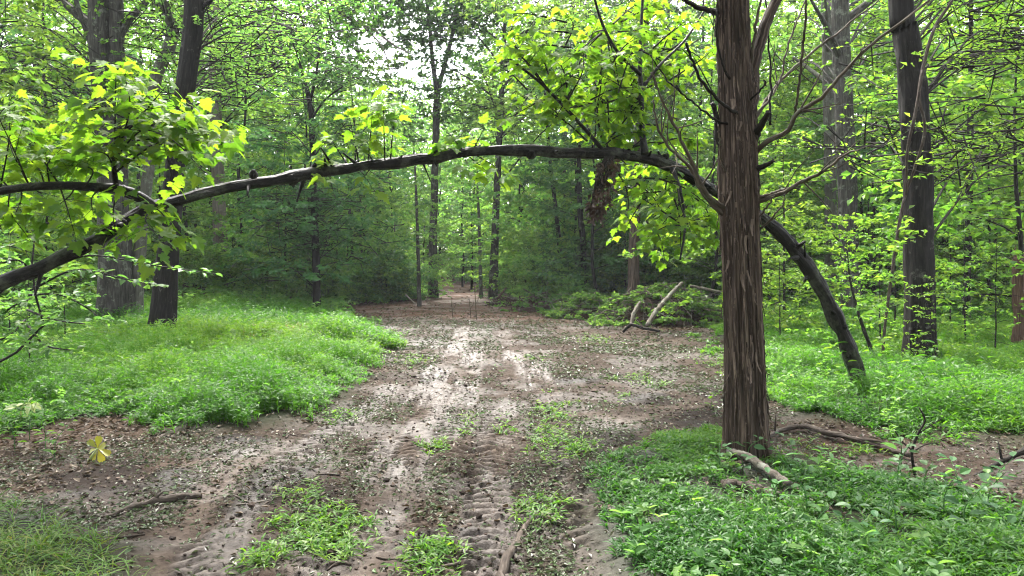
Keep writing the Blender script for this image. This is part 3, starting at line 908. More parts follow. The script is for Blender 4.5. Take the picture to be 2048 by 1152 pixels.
hero("tall pale-barked tree with a stub at its foot on the bank", "tree", (442, 562, 30),
     [(443, 570, 34), (441, 500, 28), (438, 400, 25), (432, 250, 23), (430, 120, 21), (430, 0, 19)], M_BARKP, 17,
     kinds_=('thin_canopy', 1, 1), limbs=[[(430, -160, 12), (540, -110, 9), (655, 0, 7), (700, 38, 6), (745, 58, 5), (790, 92, 4), (832, 112, 2)], [(725, 50, 4), (765, 95, 3), (782, 150, 2)]], seed=9, rz=.2)
hero("dark slim tree with dense dark foliage at the corner of the grass bank", "tree", (634, 626),
     [(634, 632, 16), (632, 520, 15), (628, 400, 13), (625, 290, 12), (620, 210, 10), (606, 150, 8), (592, 110, 5)], M_BARK, 5,
     limbs=[[(620, 205, 7), (632, 150, 5), (640, 90, 4)], [(622, 240, 5), (650, 200, 4), (690, 170, 3)]],
     kinds_=('under', 1, 1), csc=1.18, czoff=.45, seed=11, sides=16)
hero("tall slim tree with a forked top against the white sky beside the path", "tree", (866, 572, 33),
     [(866, 578, 19), (866, 480, 16), (869, 380, 15), (872, 260, 14), (874, 180, 14)], M_BARKO, 8,
     limbs=[[(874, 190, 11), (864, 110, 8), (858, 40, 7), (848, -60, 5)], [(874, 185, 11), (892, 120, 9), (908, 50, 8), (922, -60, 6)]],
     crown=False, seed=13, sides=16)
def by_label(t):
    return [q for q in COL.objects if t in q.get('label', '')][0]
def scatter_pts(x0, x1, y0, y1, Y0, Y1, n, seed):
    r = np.random.default_rng(seed)
    return [(r.uniform(x0, x1), r.uniform(y0, y1), r.uniform(Y0, Y1), 1) for _ in range(n)]
def sky_leaves(o, pts, seed, n, spread, leafm=None):
    rng = np.random.default_rng(seed)
    b = np.array(o.location)
    lb, tb = MB(), MB()
    tm = [q for q in COL.objects if q.parent == o and q.name.startswith('trunk')][0].data
    tv = np.array([v.co for v in tm.vertices])
    zb = np.round(tv[:, 2] / .6)
    axis = np.array([tv[zb == q_].mean(0) for q_ in np.unique(zb)])
    tube(tb, axis[1:-1], np.full(len(axis) - 2, .008), 4, cap=False)  # unseen thin core inside the trunk, added to link the limbs
    A, B = [], []
    for (px, py, Y, k) in pts:
        c = at(px, py, Y)
        hz = np.linalg.norm((c - b)[:2])
        st_ = np.array([0, 0, max(.8, c[2] - b[2] - .3 - .35 * hz)])
        if axis is not None:
            st_ = np.array([np.interp(st_[2], axis[:, 2], axis[:, q_]) for q_ in range(3)])
        e_ = c - b
        md = st_ * .5 + e_ * .5 + rng.normal(0, .12, 3) + [0, 0, .12 * hz]
        tube(tb, smooth_path(np.array([st_, md, e_]), 10), np.linspace(.008 + .005 * hz, .004, 10), 5, cap=False)
        for _ in range(int(n * k)):
            p = c + rng.normal(0, spread, 3) * [1, 1, .6] - b
            d = unit(np.array([rng.normal(0, 1), rng.normal(0, 1), rng.normal(-.05, .3)]))
            q = p + d * rng.uniform(.4, 1.0)
            A.append(p); B.append(q)
            tube(tb, np.array([p - d * .4, p, q]), np.array([.018, .012, .005]), 4, cap=False)
    twig_leaves(lb, A, B, rng, 18, .0058 * float(np.mean([p_[2] for p_ in pts])), .8)
    link("foliage", lb.mesh("foliage", leafm or M_WOOD), o)
    link("limbs", tb.mesh("limbs", M_TWIG), o)
fork = [q for q in COL.objects if q.name.startswith('tree') and 'forked top' in q.get('label', '')][0]
sky_leaves(fork, [(850, 20, 33, 1.3), (800, 40, 33, .8), (915, 20, 33, 1.3), (760, 20, 33, .8), (880, 60, 33, .4), (840, 120, 33, .6), (930, 90, 33, .5), (815, 150, 33, .5), (900, 200, 33, .7), (850, 240, 33, .8), (960, 30, 33, 1.0), (720, 60, 33, .5), (790, 0, 33, 1), (880, 0, 33, 1)], 4, 80, 1.2, M_DARK)
sky_leaves(by_label('tall pale-barked tree'), scatter_pts(560, 830, -30, 130, 28, 33, 8, 7), 27, 22, .8, M_WOOD)
hero("small dark twin pole of a tree left of the path mouth", "tree", (838, 592, 28), [(839, 596, 9), (836, 500, 7), (832, 380, 5), (828, 300, 3)], M_BARKO, 5, kinds_=('under', 0, 0), csc=.7, czoff=.8, seed=15, sides=10)
hero("thick dark trunk with leafy top right of the path mouth", "tree", (986, 574, 32), [(986, 580, 19), (989, 500, 16), (993, 400, 14), (1000, 250, 12), (1008, 100, 10)], M_BARKO, 13, kinds_=('edge', 0, 0), seed=17, csc=.95, sides=16)
hero("pale slim pole beside the thick dark trunk at the path mouth", "tree", (962, 574, 33), [(962, 578, 8), (960, 520, 7), (958, 440, 6), (955, 380, 4)], M_BARKG, 6, kinds_=('under', 2, 0), csc=.8, czoff=.5, seed=19, sides=10)
hero("thin leaning pole tree rising from the shrubs beyond the brush pile", "tree", (1126, 560, 30), [(1126, 566, 10), (1118, 480, 9), (1108, 390, 8), (1098, 300, 7), (1090, 180, 5)], M_BARK, 9, kinds_=('edge', 1, 0), csc=.65, seed=21, sides=10)
hero("bare dark pole tree under the clump of dead leaves", "tree", (1168, 552, 29), [(1168, 558, 13), (1166, 490, 12), (1160, 420, 11), (1158, 320, 9)], M_BARK, 11, kinds_=('edge', 2, 1), csc=.8, seed=23, sides=10)
hero("reddish-trunked dark cedar behind the brush pile", "cedar", (1266, 572, 24), [(1266, 580, 26), (1268, 500, 22), (1272, 400, 19), (1278, 250, 16), (1284, 100, 13)], M_CEDAR, 14, kinds_=('cedar', 0, 0), seed=25, ridges=12, sides=20)
hero("smooth grey tree growing right beside the ridged dark trunk", "tree", (1662, 626), [(1664, 632, 26), (1662, 500, 24), (1660, 350, 22), (1657, 180, 22), (1654, 0, 21)], M_BARKG, 17, kinds_=('thin_canopy', 1, 0), seed=27, sides=20, rz=1)
hero("tall tree with ridged dark bark behind the arching trunk", "tree", (1702, 640), [(1704, 646, 42), (1700, 520, 40), (1694, 380, 37), (1688, 220, 35), (1682, 80, 34), (1680, 0, 33)], M_BARKO, 18, kinds_=('thin_canopy', 0, 0), seed=29, ridges=16, rz=2.5)
hero("massive blackish trunk with a climbing vine in the stilt grass", "tree", (1838, 732), [(1838, 742, 62), (1840, 620, 58), (1838, 480, 56), (1834, 320, 55), (1824, 170, 55), (1810, 60, 48), (1802, 0, 46)], M_BARK, 15, kinds_=('thin_canopy', 1, 1), seed=31, ridges=18, rz=4)
hero("lone thin dark tree in the wood beyond the massive blackish trunk", "tree", (1932, 652), [(1932, 658, 15), (1935, 520, 13), (1939, 380, 13), (1941, 220, 11), (1942, 100, 9)], M_BARK, 14, kinds_=('edge', 1, 2), csc=1.0, seed=33, sides=14)
hero("skinny dark pole tree at the wood edge near the reddish snag", "tree", (2026, 642), [(2027, 648, 9), (2031, 540, 8), (2036, 430, 7), (2040, 300, 5)], M_BARK, 8, kinds_=('under', 0, 0), csc=1.0, czoff=1.0, seed=35, sides=10)
hero("small leaning dark sapling stem behind the arching trunk", "tree", (1752, 742), [(1754, 746, 9), (1742, 700, 8), (1726, 655, 7), (1712, 610, 5), (1700, 560, 4)], M_TWIG, 2.0, kinds_=('sapling', 1, 1), csc=.75, czoff=-.2, seed=37, sides=10)
sky_leaves(by_label('dark slim tree with dense'), scatter_pts(490, 770, 350, 545, 23, 26.5, 26, 8), 28, 11, .45, M_DARK)
sky_leaves(by_label('dark slim tree with dense'), scatter_pts(530, 720, 90, 280, 23.5, 26.5, 16, 9), 29, 9, .4, M_DARK)
sky_leaves(by_label('twin-stemmed old oak'), scatter_pts(-80, 330, -60, 230, 17.5, 22, 34, 1), 21, 16, .55, M_YELL)
sky_leaves(by_label('straight dark-barked oak'), scatter_pts(330, 620, -60, 170, 15, 20, 26, 2), 22, 14, .5, M_WOOD)
sky_leaves(by_label('tall pale-barked tree'), scatter_pts(430, 720, -40, 120, 26, 34, 24, 3), 23, 26, .8, M_WOOD)
sky_leaves(by_label('tall tree with ridged dark bark'), scatter_pts(1540, 1800, -60, 260, 24.5, 28, 30, 4), 24, 16, .55, M_YELL)
sky_leaves(by_label('massive blackish trunk'), scatter_pts(1720, 2100, -60, 330, 11.5, 15, 34, 5), 25, 12, .4, M_YELL)
sky_leaves(by_label('thick dark trunk with leafy top'), scatter_pts(930, 1250, -60, 230, 26, 34, 34, 6), 26, 26, .8, M_WOOD)
# the reddish snag cut by the frame's edge
def snag():
    b = at(2046, 690, 13.5); b[2] = TOP(b[0], b[1])
    o = thing("tree_stump", tuple(b), "broken reddish snag with a splintered top at the wood edge", "stump")
    mb = MB()
    P, R = px_path([(2050, 690, 13.5, 44), (2049, 620, 13.5, 40), (2048, 560, 13.5, 42), (2045, 512, 13.5, 36)], 26)
    P[0, 2] = b[2] - .1
    tube(mb, P - b, R, 26, .22, 10, 4, True, .3)
    for k in range(9):
        a = k * .7
        q = P[-1] - b + np.array([math.cos(a) * .12, math.sin(a) * .12, -.06])
        tube(mb, np.array([q, q + [0, 0, .05 + .05 * (k % 3)], q + [.01, 0, .08 + .09 * ((k * 5) % 3)]]), np.array([.03, .022, .003]), 6)
    link("trunk", mb.mesh("trunk", M_SNAG, True), o)
snag()

# climbing sapling stem on the massive trunk
def vine():
    b = ground(1763, 742)
    o = thing("vine", tuple(b), "long thin vine stem climbing past the massive blackish trunk", "vine")
    mb = MB()
    Y = b[1] - .1
    P, R = px_path([(1763, 746, Y, 9), (1770, 650, Y, 8), (1782, 560, Y, 9), (1798, 450, Y, 9), (1812, 385, Y, 9), (1828, 340, Y - .1, 8), (1850, 260, Y - .25, 9), (1838, 190, Y - .3, 9), (1852, 110, Y - .3, 10), (1872, 50, Y - .3, 9), (1905, 0, Y - .3, 8), (1930, -60, Y - .2, 6)], 60)
    tube(mb, P - b, R * .72, 8, .15)
    P, R = px_path([(1812, 392, Y, 7), (1815, 300, Y - .2, 8), (1830, 230, Y - .35, 9), (1846, 140, Y - .35, 9)], 24)
    tube(mb, P - b, R * .72, 8, .15)
    link("stem", mb.mesh("stem", M_STICK, True), o)
    lb = MB()
    rng = np.random.default_rng(8)
    A, B = [], []
    for (x, y) in ((1815, 330), (1800, 440), (1770, 560), (1780, 500), (1850, 120), (1830, 245), (1790, 470), (1768, 640), (1765, 690), (1840, 350), (1860, 330)):
        for _ in range(3):
            p = at(x, y, Y) - b
            A.append(p); B.append(p + rng.normal(0, .22, 3) * [1, 1, .4] + [0, -.05, .03])
    twig_leaves(lb, A, B, rng, 16, .11, .5)
    link("foliage", lb.mesh("foliage", M_YELL), o)
vine()

# ------------------------------------------------------------------ the shaggy cedar
def cedar():
    Y = ground(1492, 925)[1]
    b = ground(1492, 925)
    o = thing("cedar_tree", tuple(b), "shaggy red cedar with peeling bark and dead branches beside the track", "cedar")
    mb = MB()
    P, R = px_path([(1494, 955, Y, 92), (1492, 900, Y, 80), (1490, 800, Y, 75), (1486, 650, Y, 72), (1480, 500, Y, 72), (1476, 400, Y, 75), (1474, 300, Y, 72), (1470, 200, Y, 64), (1466, 100, Y, 62), (1464, 0, Y, 60), (1460, -200, Y, 54), (1458, -700, Y, 40), (1455, -1500, Y, 14)], 420)
    sides = 150
    # stringy bark: upright ridges that wander and break
    n = len(P)
    th = np.arange(sides) / sides * 2 * np.pi
    s = np.concatenate([[0], np.cumsum(np.linalg.norm(np.diff(P, axis=0), axis=1))])
    TH, SS = np.meshgrid(th, s)
    cx, cy = np.cos(TH + .06 * np.sin(SS * 2.3)), np.sin(TH + .06 * np.sin(SS * 2.3))
    g1 = fbm(cx * 5 + 20, cy * 5 + SS * .55, 3, 2)
    g2 = fbm(cx * 15 + 40, cy * 15 + SS * 1.3, 3, 6)
    g3 = fbm(cx * 2 + 4, cy * 2 + SS * 1.1, 3, 12)
    flute = .10 * np.cos(TH * 3 + .5 + SS * .25) + .06 * np.cos(TH * 5 + 2)
    st = np.floor(g2 * 7) / 7
    rel = .42 * (g1 - .5) + .20 * (st - .5) + .14 * (g2 - .5) + .16 * (g3 - .5) + flute * .55
    base = np.exp(-SS / .28)
    rr = R[:, None] * (1 + rel * .8 + base * (.35 + .45 * np.cos(TH * 4 + 1)) * .55)
    V = np.stack([P[:, 0:1] + rr * np.cos(TH), P[:, 1:2] + rr * np.sin(TH), np.repeat(P[:, 2:3], sides, 1)], -1) - b
    bark = np.stack([np.cos(TH) * R[:, None], np.sin(TH) * R[:, None], SS], -1)
    i, j = np.meshgrid(np.arange(n - 1), np.arange(sides), indexing='ij')
    j2 = (j + 1) % sides
    q = np.stack([i * sides + j, i * sides + j2, (i + 1) * sides + j2, (i + 1) * sides + j], -1).reshape(-1, 4)
    mb.add(V.reshape(-1, 3), [q], .5, bark.reshape(-1, 3))
    frng = np.random.default_rng(515)
    for k in range(330):                                              # loose fibres that belong to the bark's surface
        z0 = frng.uniform(.15, 4.2)
        a = frng.uniform(0, 2 * math.pi)
        L = frng.uniform(.10, .5)
        w = frng.uniform(.0025, .007)
        m_ = 8
        rows, bk = [], []
        lift0, lift1 = frng.uniform(-.002, .006), frng.uniform(.004, .03) * (frng.random() < .6)
        dr = frng.normal(0, .10)
        for t in np.linspace(0, 1, m_):
            z = z0 + L * (1 - t)
            i_ = min(int(np.searchsorted(P[:, 2] - b[2], z)), n - 1)
            aa = a + dr * t + .03 * math.sin(9 * t + k)
            j_ = int((aa % (2 * math.pi)) / (2 * math.pi) * sides) % sides
            outv, sv = np.array([math.cos(aa), math.sin(aa), 0]), np.array([-math.sin(aa), math.cos(aa), 0])
            rad = rr[i_, j_] + .004 + lift0 * (1 - t) + lift1 * t ** 3
            q_ = np.array([P[i_, 0] - b[0], P[i_, 1] - b[1], z]) + outv * rad
            ww = w * (1 - .7 * t) + .0008
            rows += [q_ - sv * ww, q_ + outv * .003, q_ + sv * ww, q_ - outv * .004]
            bk += [[aa * .3 + k, k * .17, z]] * 4
        f_ = [(r_ * 4 + c_, r_ * 4 + (c_ + 1) % 4, r_ * 4 + 4 + (c_ + 1) % 4, r_ * 4 + 4 + c_) for r_ in range(m_ - 1) for c_ in range(4)]
        mb.add(np.array(rows), [np.array(f_)], .5, np.array(bk, float))
    link("trunk", mb.mesh("trunk", M_CEDAR, True), o)
    def limb(pts, w0, w1, dy, name="branch", mat=M_DEADW, n=30, twigs=0, seed=0):
        """dead branch: dy = how far its tip stands from the trunk's axis, metres (- is nearer)"""
        k = len(pts)
        pp = [(x, y, Y + dy * i / (k - 1), w0 + (w1 - w0) * i / (k - 1)) for i, (x, y) in enumerate(pts)]
        Pb, Rb = px_path(pp, n)
        rng = np.random.default_rng(seed + 900)
        Pb[1:-1] += rng.normal(0, .004, (n - 2, 3))
        m = MB()
        tube(m, Pb - b, Rb, 9, .18, 0, seed)
        for t in range(twigs):
            a = int(n * rng.uniform(.3, .92))
            d = unit(Pb[min(a + 1, n - 1)] - Pb[a - 1])
            e = unit(d * .7 + rng.normal(0, .55, 3) + [0, 0, .15])
            L = rng.uniform(.12, .42)
            tube(m, np.array([Pb[a], Pb[a] + e * L * .5 + rng.normal(0, .015, 3), Pb[a] + e * L]) - b, np.array([.5, .4, .15]) * Rb[a], 5, cap=False)
        link(name, m.mesh(name, mat, True), o)
    limb([(1484, 290), (1500, 205), (1508, 130), (1526, 60), (1552, 0), (1580, -80), (1600, -200)], 34, 12, .15, mat=M_CEDAR, n=50, seed=1)
    limb([(1508, 310), (1530, 285), (1575, 262), (1592, 228), (1645, 193), (1700, 130), (1762, 74), (1835, 20), (1880, -20)], 12, 3.5, -.9, twigs=7, seed=2)
    limb([(1500, 248), (1520, 222), (1546, 180), (1606, 120), (1700, 46), (1770, -10)], 8, 3, .5, twigs=6, seed=3)
    limb([(1508, 276), (1522, 250), (1536, 224)], 18, 10, -.35, "branch_stub", M_TWIG, 12, seed=4)
    limb([(1508, 342), (1528, 332), (1546, 321)], 14, 7, -.3, "branch_stub", M_TWIG, 12, seed=5)
    limb([(1506, 408), (1565, 385), (1610, 360), (1645, 343), (1692, 308), (1720, 300)], 10, 3, -.6, twigs=6, seed=6)
    limb([(1506, 396), (1540, 388), (1590, 372), (1630, 352)], 8, 3, -.2, twigs=3, seed=7)
    limb([(1462, 420), (1430, 404), (1408, 380), (1378, 312), (1346, 245), (1320, 190), (1302, 145)], 13, 3, -.7, twigs=9, seed=8)
    limb([(1458, 432), (1440, 424), (1404, 385), (1382, 338), (1336, 292), (1312, 240), (1306, 200)], 11, 3, -.4, twigs=9, seed=9)
    limb([(1508, 262), (1480, 232), (1445, 208), (1403, 161), (1384, 120), (1372, 85)], 8, 5, -.55, mat=M_TWIG, seed=10, twigs=2)
    limb([(1482, 184), (1462, 160), (1446, 130), (1434, 78), (1434, 20)], 6, 4, -.35, mat=M_TWIG, seed=11, twigs=2)
    limb([(1486, 258), (1434, 240), (1384, 203), (1330, 156), (1300, 110)], 6, 2, -.5, mat=M_TWIG, seed=12, twigs=4)
    limb([(1448, 28), (1425, 22), (1398, 15), (1368, 0), (1340, -20)], 12, 7, -.3, mat=M_TWIG, seed=13)
    limb([(1486, 210), (1505, 195), (1530, 170), (1528, 160)], 5, 3, -.4, mat=M_TWIG, seed=14)
    limb([(1508, 466), (1530, 450), (1559, 417), (1570, 400)], 6, 2, -.3, seed=15, twigs=2)
    limb([(1506, 452), (1520, 432), (1540, 405), (1548, 390)], 6, 2, -.25, seed=16)
    limb([(1500, 240), (1534, 205), (1560, 160), (1580, 80), (1612, 0)], 6, 3, .3, seed=17, twigs=6)
    limb([(1540, 250), (1541, 160), (1536, 60), (1530, -20)], 5, 3, .2, mat=M_TWIG, seed=18, twigs=3)
    limb([(1590, 228), (1600, 156), (1609, 68), (1611, 0)], 5, 5, -.7, seed=19, twigs=2)
    limb([(1445, 296), (1436, 270), (1432, 235), (1424, 206)], 15, 9, -.1, "branch_stub", M_TWIG, 12, seed=20)
    limb([(1500, 150), (1506, 90), (1520, 10), (1536, -60)], 8, 4, -.2, seed=21, twigs=3)
    limb([(1470, 390), (1445, 330), (1440, 290), (1436, 250)], 5, 3, -.3, seed=22)
    # strips of bark hanging off the trunk
    rng = np.random.default_rng(77)
    spots = [(1456, 205, 26, 12), (1468, 250, 20, 6), (1490, 440, 34, 9), (1480, 472, 36, 7), (1475, 548, 34, 8), (1484, 540, 30, 5), (1484, 712, 46, 8), (1450, 520, 24, 6), (1452, 385, 30, 7), (1496, 585, 22, 5), (1500, 700, 40, 6), (1462, 700, 50, 7), (1510, 640, 36, 6)]
    for k in range(26):
        py = rng.uniform(20, 860)
        spots.append((1474 + (py / 900) * 16 + rng.uniform(-34, 34), py, rng.uniform(25, 80), rng.uniform(2.5, 5.5)))
    for k, (px, py, ln, wd) in enumerate(spots):
        c = (np.interp(py, [0, 300, 900], [1464, 1474, 1492]))
        half = np.interp(py, [0, 300, 900], [30, 36, 40])
        u = np.clip((px - c) / half, -.97, .97)
        r = half / F * Y
        base = at(c, py, Y) - b
        a = math.asin(u)
        outv = np.array([math.sin(a), -math.cos(a), 0])
        p0 = base + outv * r * 1.03
        L = ln / F * Y
        w = wd * .75 / F * Y / 2
        sidev = np.array([math.cos(a), math.sin(a), 0])
        curl = rng.uniform(.02, .06)
        rows = []
        for t in np.linspace(0, 1, 7):
            q = p0 + np.array([0, 0, -L * t]) + outv * (curl * t ** 2 + .004) + sidev * (.012 * math.sin(3 * t + k))
            ww = w * (1 - .75 * t ** 2) + .0012
            rows.append([q - sidev * ww, q + outv * .004, q + sidev * ww, q - outv * .003])
        V = np.array(rows).reshape(-1, 3)
        f = []
        for r_ in range(6):
            for c_ in range(4):
                f.append((r_ * 4 + c_, r_ * 4 + (c_ + 1) % 4, r_ * 4 + 4 + (c_ + 1) % 4, r_ * 4 + 4 + c_))
        m = MB()
        bk = V.copy()
        m.add(V, [np.array(f)], .5, bk + k * 3.1)
        link("bark_strip", m.mesh("bark_strip", M_STRIP if k < 14 else M_CEDAR), o)
    c = link("crown", KIND['cedar'][0][1][0], o)
    c.location = (-.15, 0, 2.2)
cedar()

# ------------------------------------------------------------------ the arching maple
def maple_spray(lb, tb, pts, b, rng, size=.16, w0=7, every=.11, sub=2, jit=.32, wood=True, n=26):
    """a leafy maple shoot along (px, py, Y); twigs into tb, leaves into lb"""
    k = len(pts)
    P, R = px_path([(x, y, Y, w0 * (1 - .75 * i / (k - 1))) for i, (x, y, Y) in enumerate(pts)], n)
    lines = [(P, .0)]
    if wood:
        tube(tb, P - b, R, 6, .05, cap=False)
    ln = np.linalg.norm(P[-1] - P[0])
    for s in range(sub):
        a = int(n * rng.uniform(.3, .85))
        d = unit(P[min(a + 1, n - 1)] - P[a - 1])
        e = unit(d * .6 + rng.normal(0, .6, 3) * [1, 1, .45])
        L = ln * rng.uniform(.25, .5)
        q = np.array([P[a] + e * L * t + [0, 0, .03 * L * math.sin(3 * t)] for t in np.linspace(0, 1, 8)])
        tube(tb, q - b, R[a] * .6 * np.linspace(1, .3, 8), 5, cap=False)
        lines.append((q, .1))
    for q, t0 in lines:
        s = np.concatenate([[0], np.cumsum(np.linalg.norm(np.diff(q, axis=0), axis=1))])
        m = max(2, int(s[-1] / every))
        for i in range(m):
            t = s[-1] * (t0 + (1 - t0) * (i + 1) / m)
            p = np.array([np.interp(t, s, q[:, c]) for c in range(3)])
            d = unit(q[min(len(q) - 1, np.searchsorted(s, t))] - q[max(0, np.searchsorted(s, t) - 1)] + 1e-6)
            sd_ = unit(np.cross(d, [0, 0, 1.0]) + 1e-6)
            for sg in ((-1, 1) if i < m - 1 else (-1, 0, 1)):
                e = unit(sd_ * sg * .9 + d * .5 + rng.normal(0, .3, 3) + [0, 0, .05])
                pet = p + e * rng.uniform(.04, .09)
                tube(tb, np.array([p, pet]) - b, np.array([.0016, .0012]), 3, cap=False)
                ld = unit(e * np.array([1, 1, .3]) + [0, 0, -rng.uniform(.15, .7)] + rng.normal(0, .2, 3))
                nn = np.array([0, 0, 1.0]) + rng.normal(0, jit, 3)
                L = size * rng.uniform(.65, 1.2)
                leaves(lb, (pet - b)[None], ld[None], nn[None], L, L * .98, 'maple', np.array([rng.random()]))

def arch():
    b = ground(1722, 790)
    o = thing("maple_tree", tuple(b), "maple bent into a low dark arch right across the track", "maple tree")
    mb = MB()
    pts = [(1726, 800, 9.1, 40), (1712, 750, 9.1, 36), (1680, 660, 9.05, 35), (1640, 580, 9.0, 34), (1590, 500, 8.9, 34), (1540, 448, 8.8, 33), (1480, 410, 8.7, 30), (1400, 365, 8.6, 28), (1330, 325, 8.4, 28), (1250, 310, 8.2, 28), (1150, 303, 8.0, 27), (1050, 300, 7.8, 24), (950, 304, 7.6, 24), (850, 318, 7.4, 25), (740, 333, 7.1, 25), (640, 346, 6.9, 27), (540, 358, 6.6, 27), (440, 378, 6.4, 27), (370, 398, 6.2, 28), (300, 418, 6.0, 32), (240, 452, 5.85, 33), (180, 490, 5.7, 34), (90, 526, 5.5, 36), (0, 562, 5.3, 37), (-120, 620, 5.1, 38), (-300, 720, 4.9, 36), (-480, 880, 4.8, 30), (-560, 1000, 4.8, 26)]
    P, R = px_path(pts, 320)
    P[:, 2] += .012 * (fbm(np.arange(320) / 9.0, np.zeros(320), 3, 5) - .5) * 3
    P += (np.stack([fbm(np.arange(320) / 13.0, np.full(320, q * 7.0), 3, 8) for q in range(3)], -1) - .5) * .05
    R = R * (.92 + .5 * (fbm(np.arange(320) / 7.0, np.full(320, 3.0), 3, 31) - .5))
    tube(mb, P - b, R * .93, 40, .22, 14, 2, True, .35)
    krng = np.random.default_rng(31)
    for k in range(64):                                               # snapped twigs and knots
        i_ = int(krng.integers(20, 300))
        e_ = unit(krng.normal(0, 1, 3) + [0, -.3, .3])
        L_ = krng.uniform(.03, .09) * (1 + 2 * (krng.random() < .25))
        r_ = R[i_] * krng.uniform(.12, .32)
        tube(mb, np.array([P[i_] + e_ * R[i_] * .7, P[i_] + e_ * (R[i_] + L_ * .5), P[i_] + e_ * (R[i_] + L_)]) - b, np.array([1.6, .8, .55]) * r_, 7, .2)
    for (px, py, Y, w) in ((508, 352, 6.5, 18), (586, 392 - 28, 6.75, 22), (1062, 312, 7.8, 20), (250, 452, 5.85, 22), (630, 338, 6.9, 14), (1330, 318, 8.4, 18)):
        q = at(px, py, Y)
        tube(mb, np.array([q, q + [0, -.03, .02], q + [.02, -.07, .035]]) - b, np.array([1, .8, .45]) * w / 2 / F * Y, 9, .2)
    link("trunk", mb.mesh("trunk", M_ARCH, True), o)
    def limb(pts, n=40):
        m = MB()
        Pb, Rb = px_path(pts, n)
        tube(m, Pb - b, Rb, 14, .12)
        link("branch", m.mesh("branch", M_ARCH, True), o)
    limb([(310, 418, 6.0, 24), (282, 396, 5.9, 22), (240, 378, 5.8, 20), (180, 374, 5.7, 18), (110, 371, 5.6, 17), (40, 376, 5.5, 16), (-60, 392, 5.4, 15), (-200, 400, 5.3, 12), (-380, 380, 5.2, 6)])
    limb([(236, 380, 5.8, 11), (229, 345, 5.75, 10), (229, 310, 5.7, 10), (233, 280, 5.7, 9), (250, 258, 5.65, 8), (290, 240, 5.6, 6)])
    limb([(262, 440, 5.9, 12), (256, 460, 5.85, 9), (252, 468, 5.8, 4)], 12)
    limb([(84, 530, 5.5, 12), (80, 555, 5.45, 8), (70, 590, 5.4, 4)], 12)
    limb([(1290, 308, 8.2, 16), (1284, 260, 8.3, 12), (1282, 180, 8.4, 10), (1280, 120, 8.5, 8), (1284, 20, 8.6, 6), (1290, -80, 8.7, 4)])
    limb([(1210, 306, 8.1, 9), (1180, 270, 8.0, 8), (1130, 215, 7.9, 7), (1080, 165, 7.8, 6), (1020, 118, 7.7, 4)])
    limb([(1282, 150, 8.4, 8), (1240, 110, 8.3, 7), (1210, 60, 8.2, 6), (1190, 0, 8.1, 5), (1180, -60, 8.0, 4)])
    limb([(1282, 180, 8.4, 7), (1320, 130, 8.5, 6), (1370, 80, 8.6, 5), (1410, 20, 8.7, 4)])
    limb([(1340, 326, 8.4, 10), (1360, 380, 8.2, 7), (1370, 450, 8.1, 5), (1360, 520, 8.0, 4)])
    lb, tb = MB(), MB()
    rng = np.random.default_rng(1234)
    # the bright cluster at the fork
    o0 = [(229, 320, 5.7), (235, 285, 5.7), (270, 250, 5.6), (230, 345, 5.75)]
    tips = [(130, 262), (90, 330), (180, 215), (232, 140), (250, 150), (330, 175), (300, 200), (415, 250), (470, 262), (450, 290), (400, 335), (180, 300), (350, 235), (150, 345)]
    for k, (x, y) in enumerate(tips):
        s0 = o0[k % 4]
        dy = rng.uniform(-.7, .5)
        mid_ = ((s0[0] + x) / 2 + rng.normal(0, 8), (s0[1] + y) / 2 - 12, 5.65 + dy * .5)
        maple_spray(lb, tb, [s0, mid_, (x, y, 5.65 + dy)], b, rng, .108, 5, .082, 3)
    for k, (x0, y0, x, y) in enumerate([(120, 372, 60, 260), (60, 374, 10, 240), (20, 378, -40, 280), (100, 372, 120, 300), (150, 373, 90, 430), (40, 376, 30, 430), (200, 376, 190, 440), (90, 372, 60, 320), (0, 380, 20, 200), (250, 392, 330, 450), (280, 400, 340, 470), (230, 400, 230, 470), (120, 374, 150, 470), (20, 380, 60, 480), (170, 374, 170, 330), (300, 420, 320, 480), (60, 375, -20, 200)]):
        dy = rng.uniform(-.5, .5)
        maple_spray(lb, tb, [(x0, y0, 5.65), ((x0 + x) / 2 + rng.normal(0, 10), (y0 + y) / 2 - 8, 5.6 + dy * .5), (x, y, 5.6 + dy)], b, rng, .108, 4, .082, 2)
    # water shoots on top of the arch
    for (x0, y0, Y, x, y) in [(770, 330, 7.15, 766, 195), (735, 334, 7.1, 745, 225), (720, 335, 7.1, 700, 240), (700, 338, 7.05, 660, 275), (780, 328, 7.2, 790, 215), (690, 340, 7.0, 650, 315), (930, 305, 7.55, 900, 270), (945, 303, 7.6, 965, 262), (925, 306, 7.5, 890, 295)]:
        maple_spray(lb, tb, [(x0, y0, Y), ((x0 + x) / 2, (y0 + y) / 2, Y - .05), (x, y, Y - .1)], b, rng, .125, 3.5, .12, 1)
    for (x0, y0, Y, x, y) in [(720, 340, 7.1, 745, 378), (740, 338, 7.1, 720, 372), (660, 352, 6.9, 650, 358), (940, 315, 7.6, 990, 362), (955, 312, 7.6, 1012, 352), (930, 320, 7.5, 940, 340)]:
        maple_spray(lb, tb, [(x0, y0, Y), ((x0 + x) / 2, (y0 + y) / 2 - 3, Y - .1), (x, y, Y - .2)], b, rng, .14, 2.5, .13, 0)
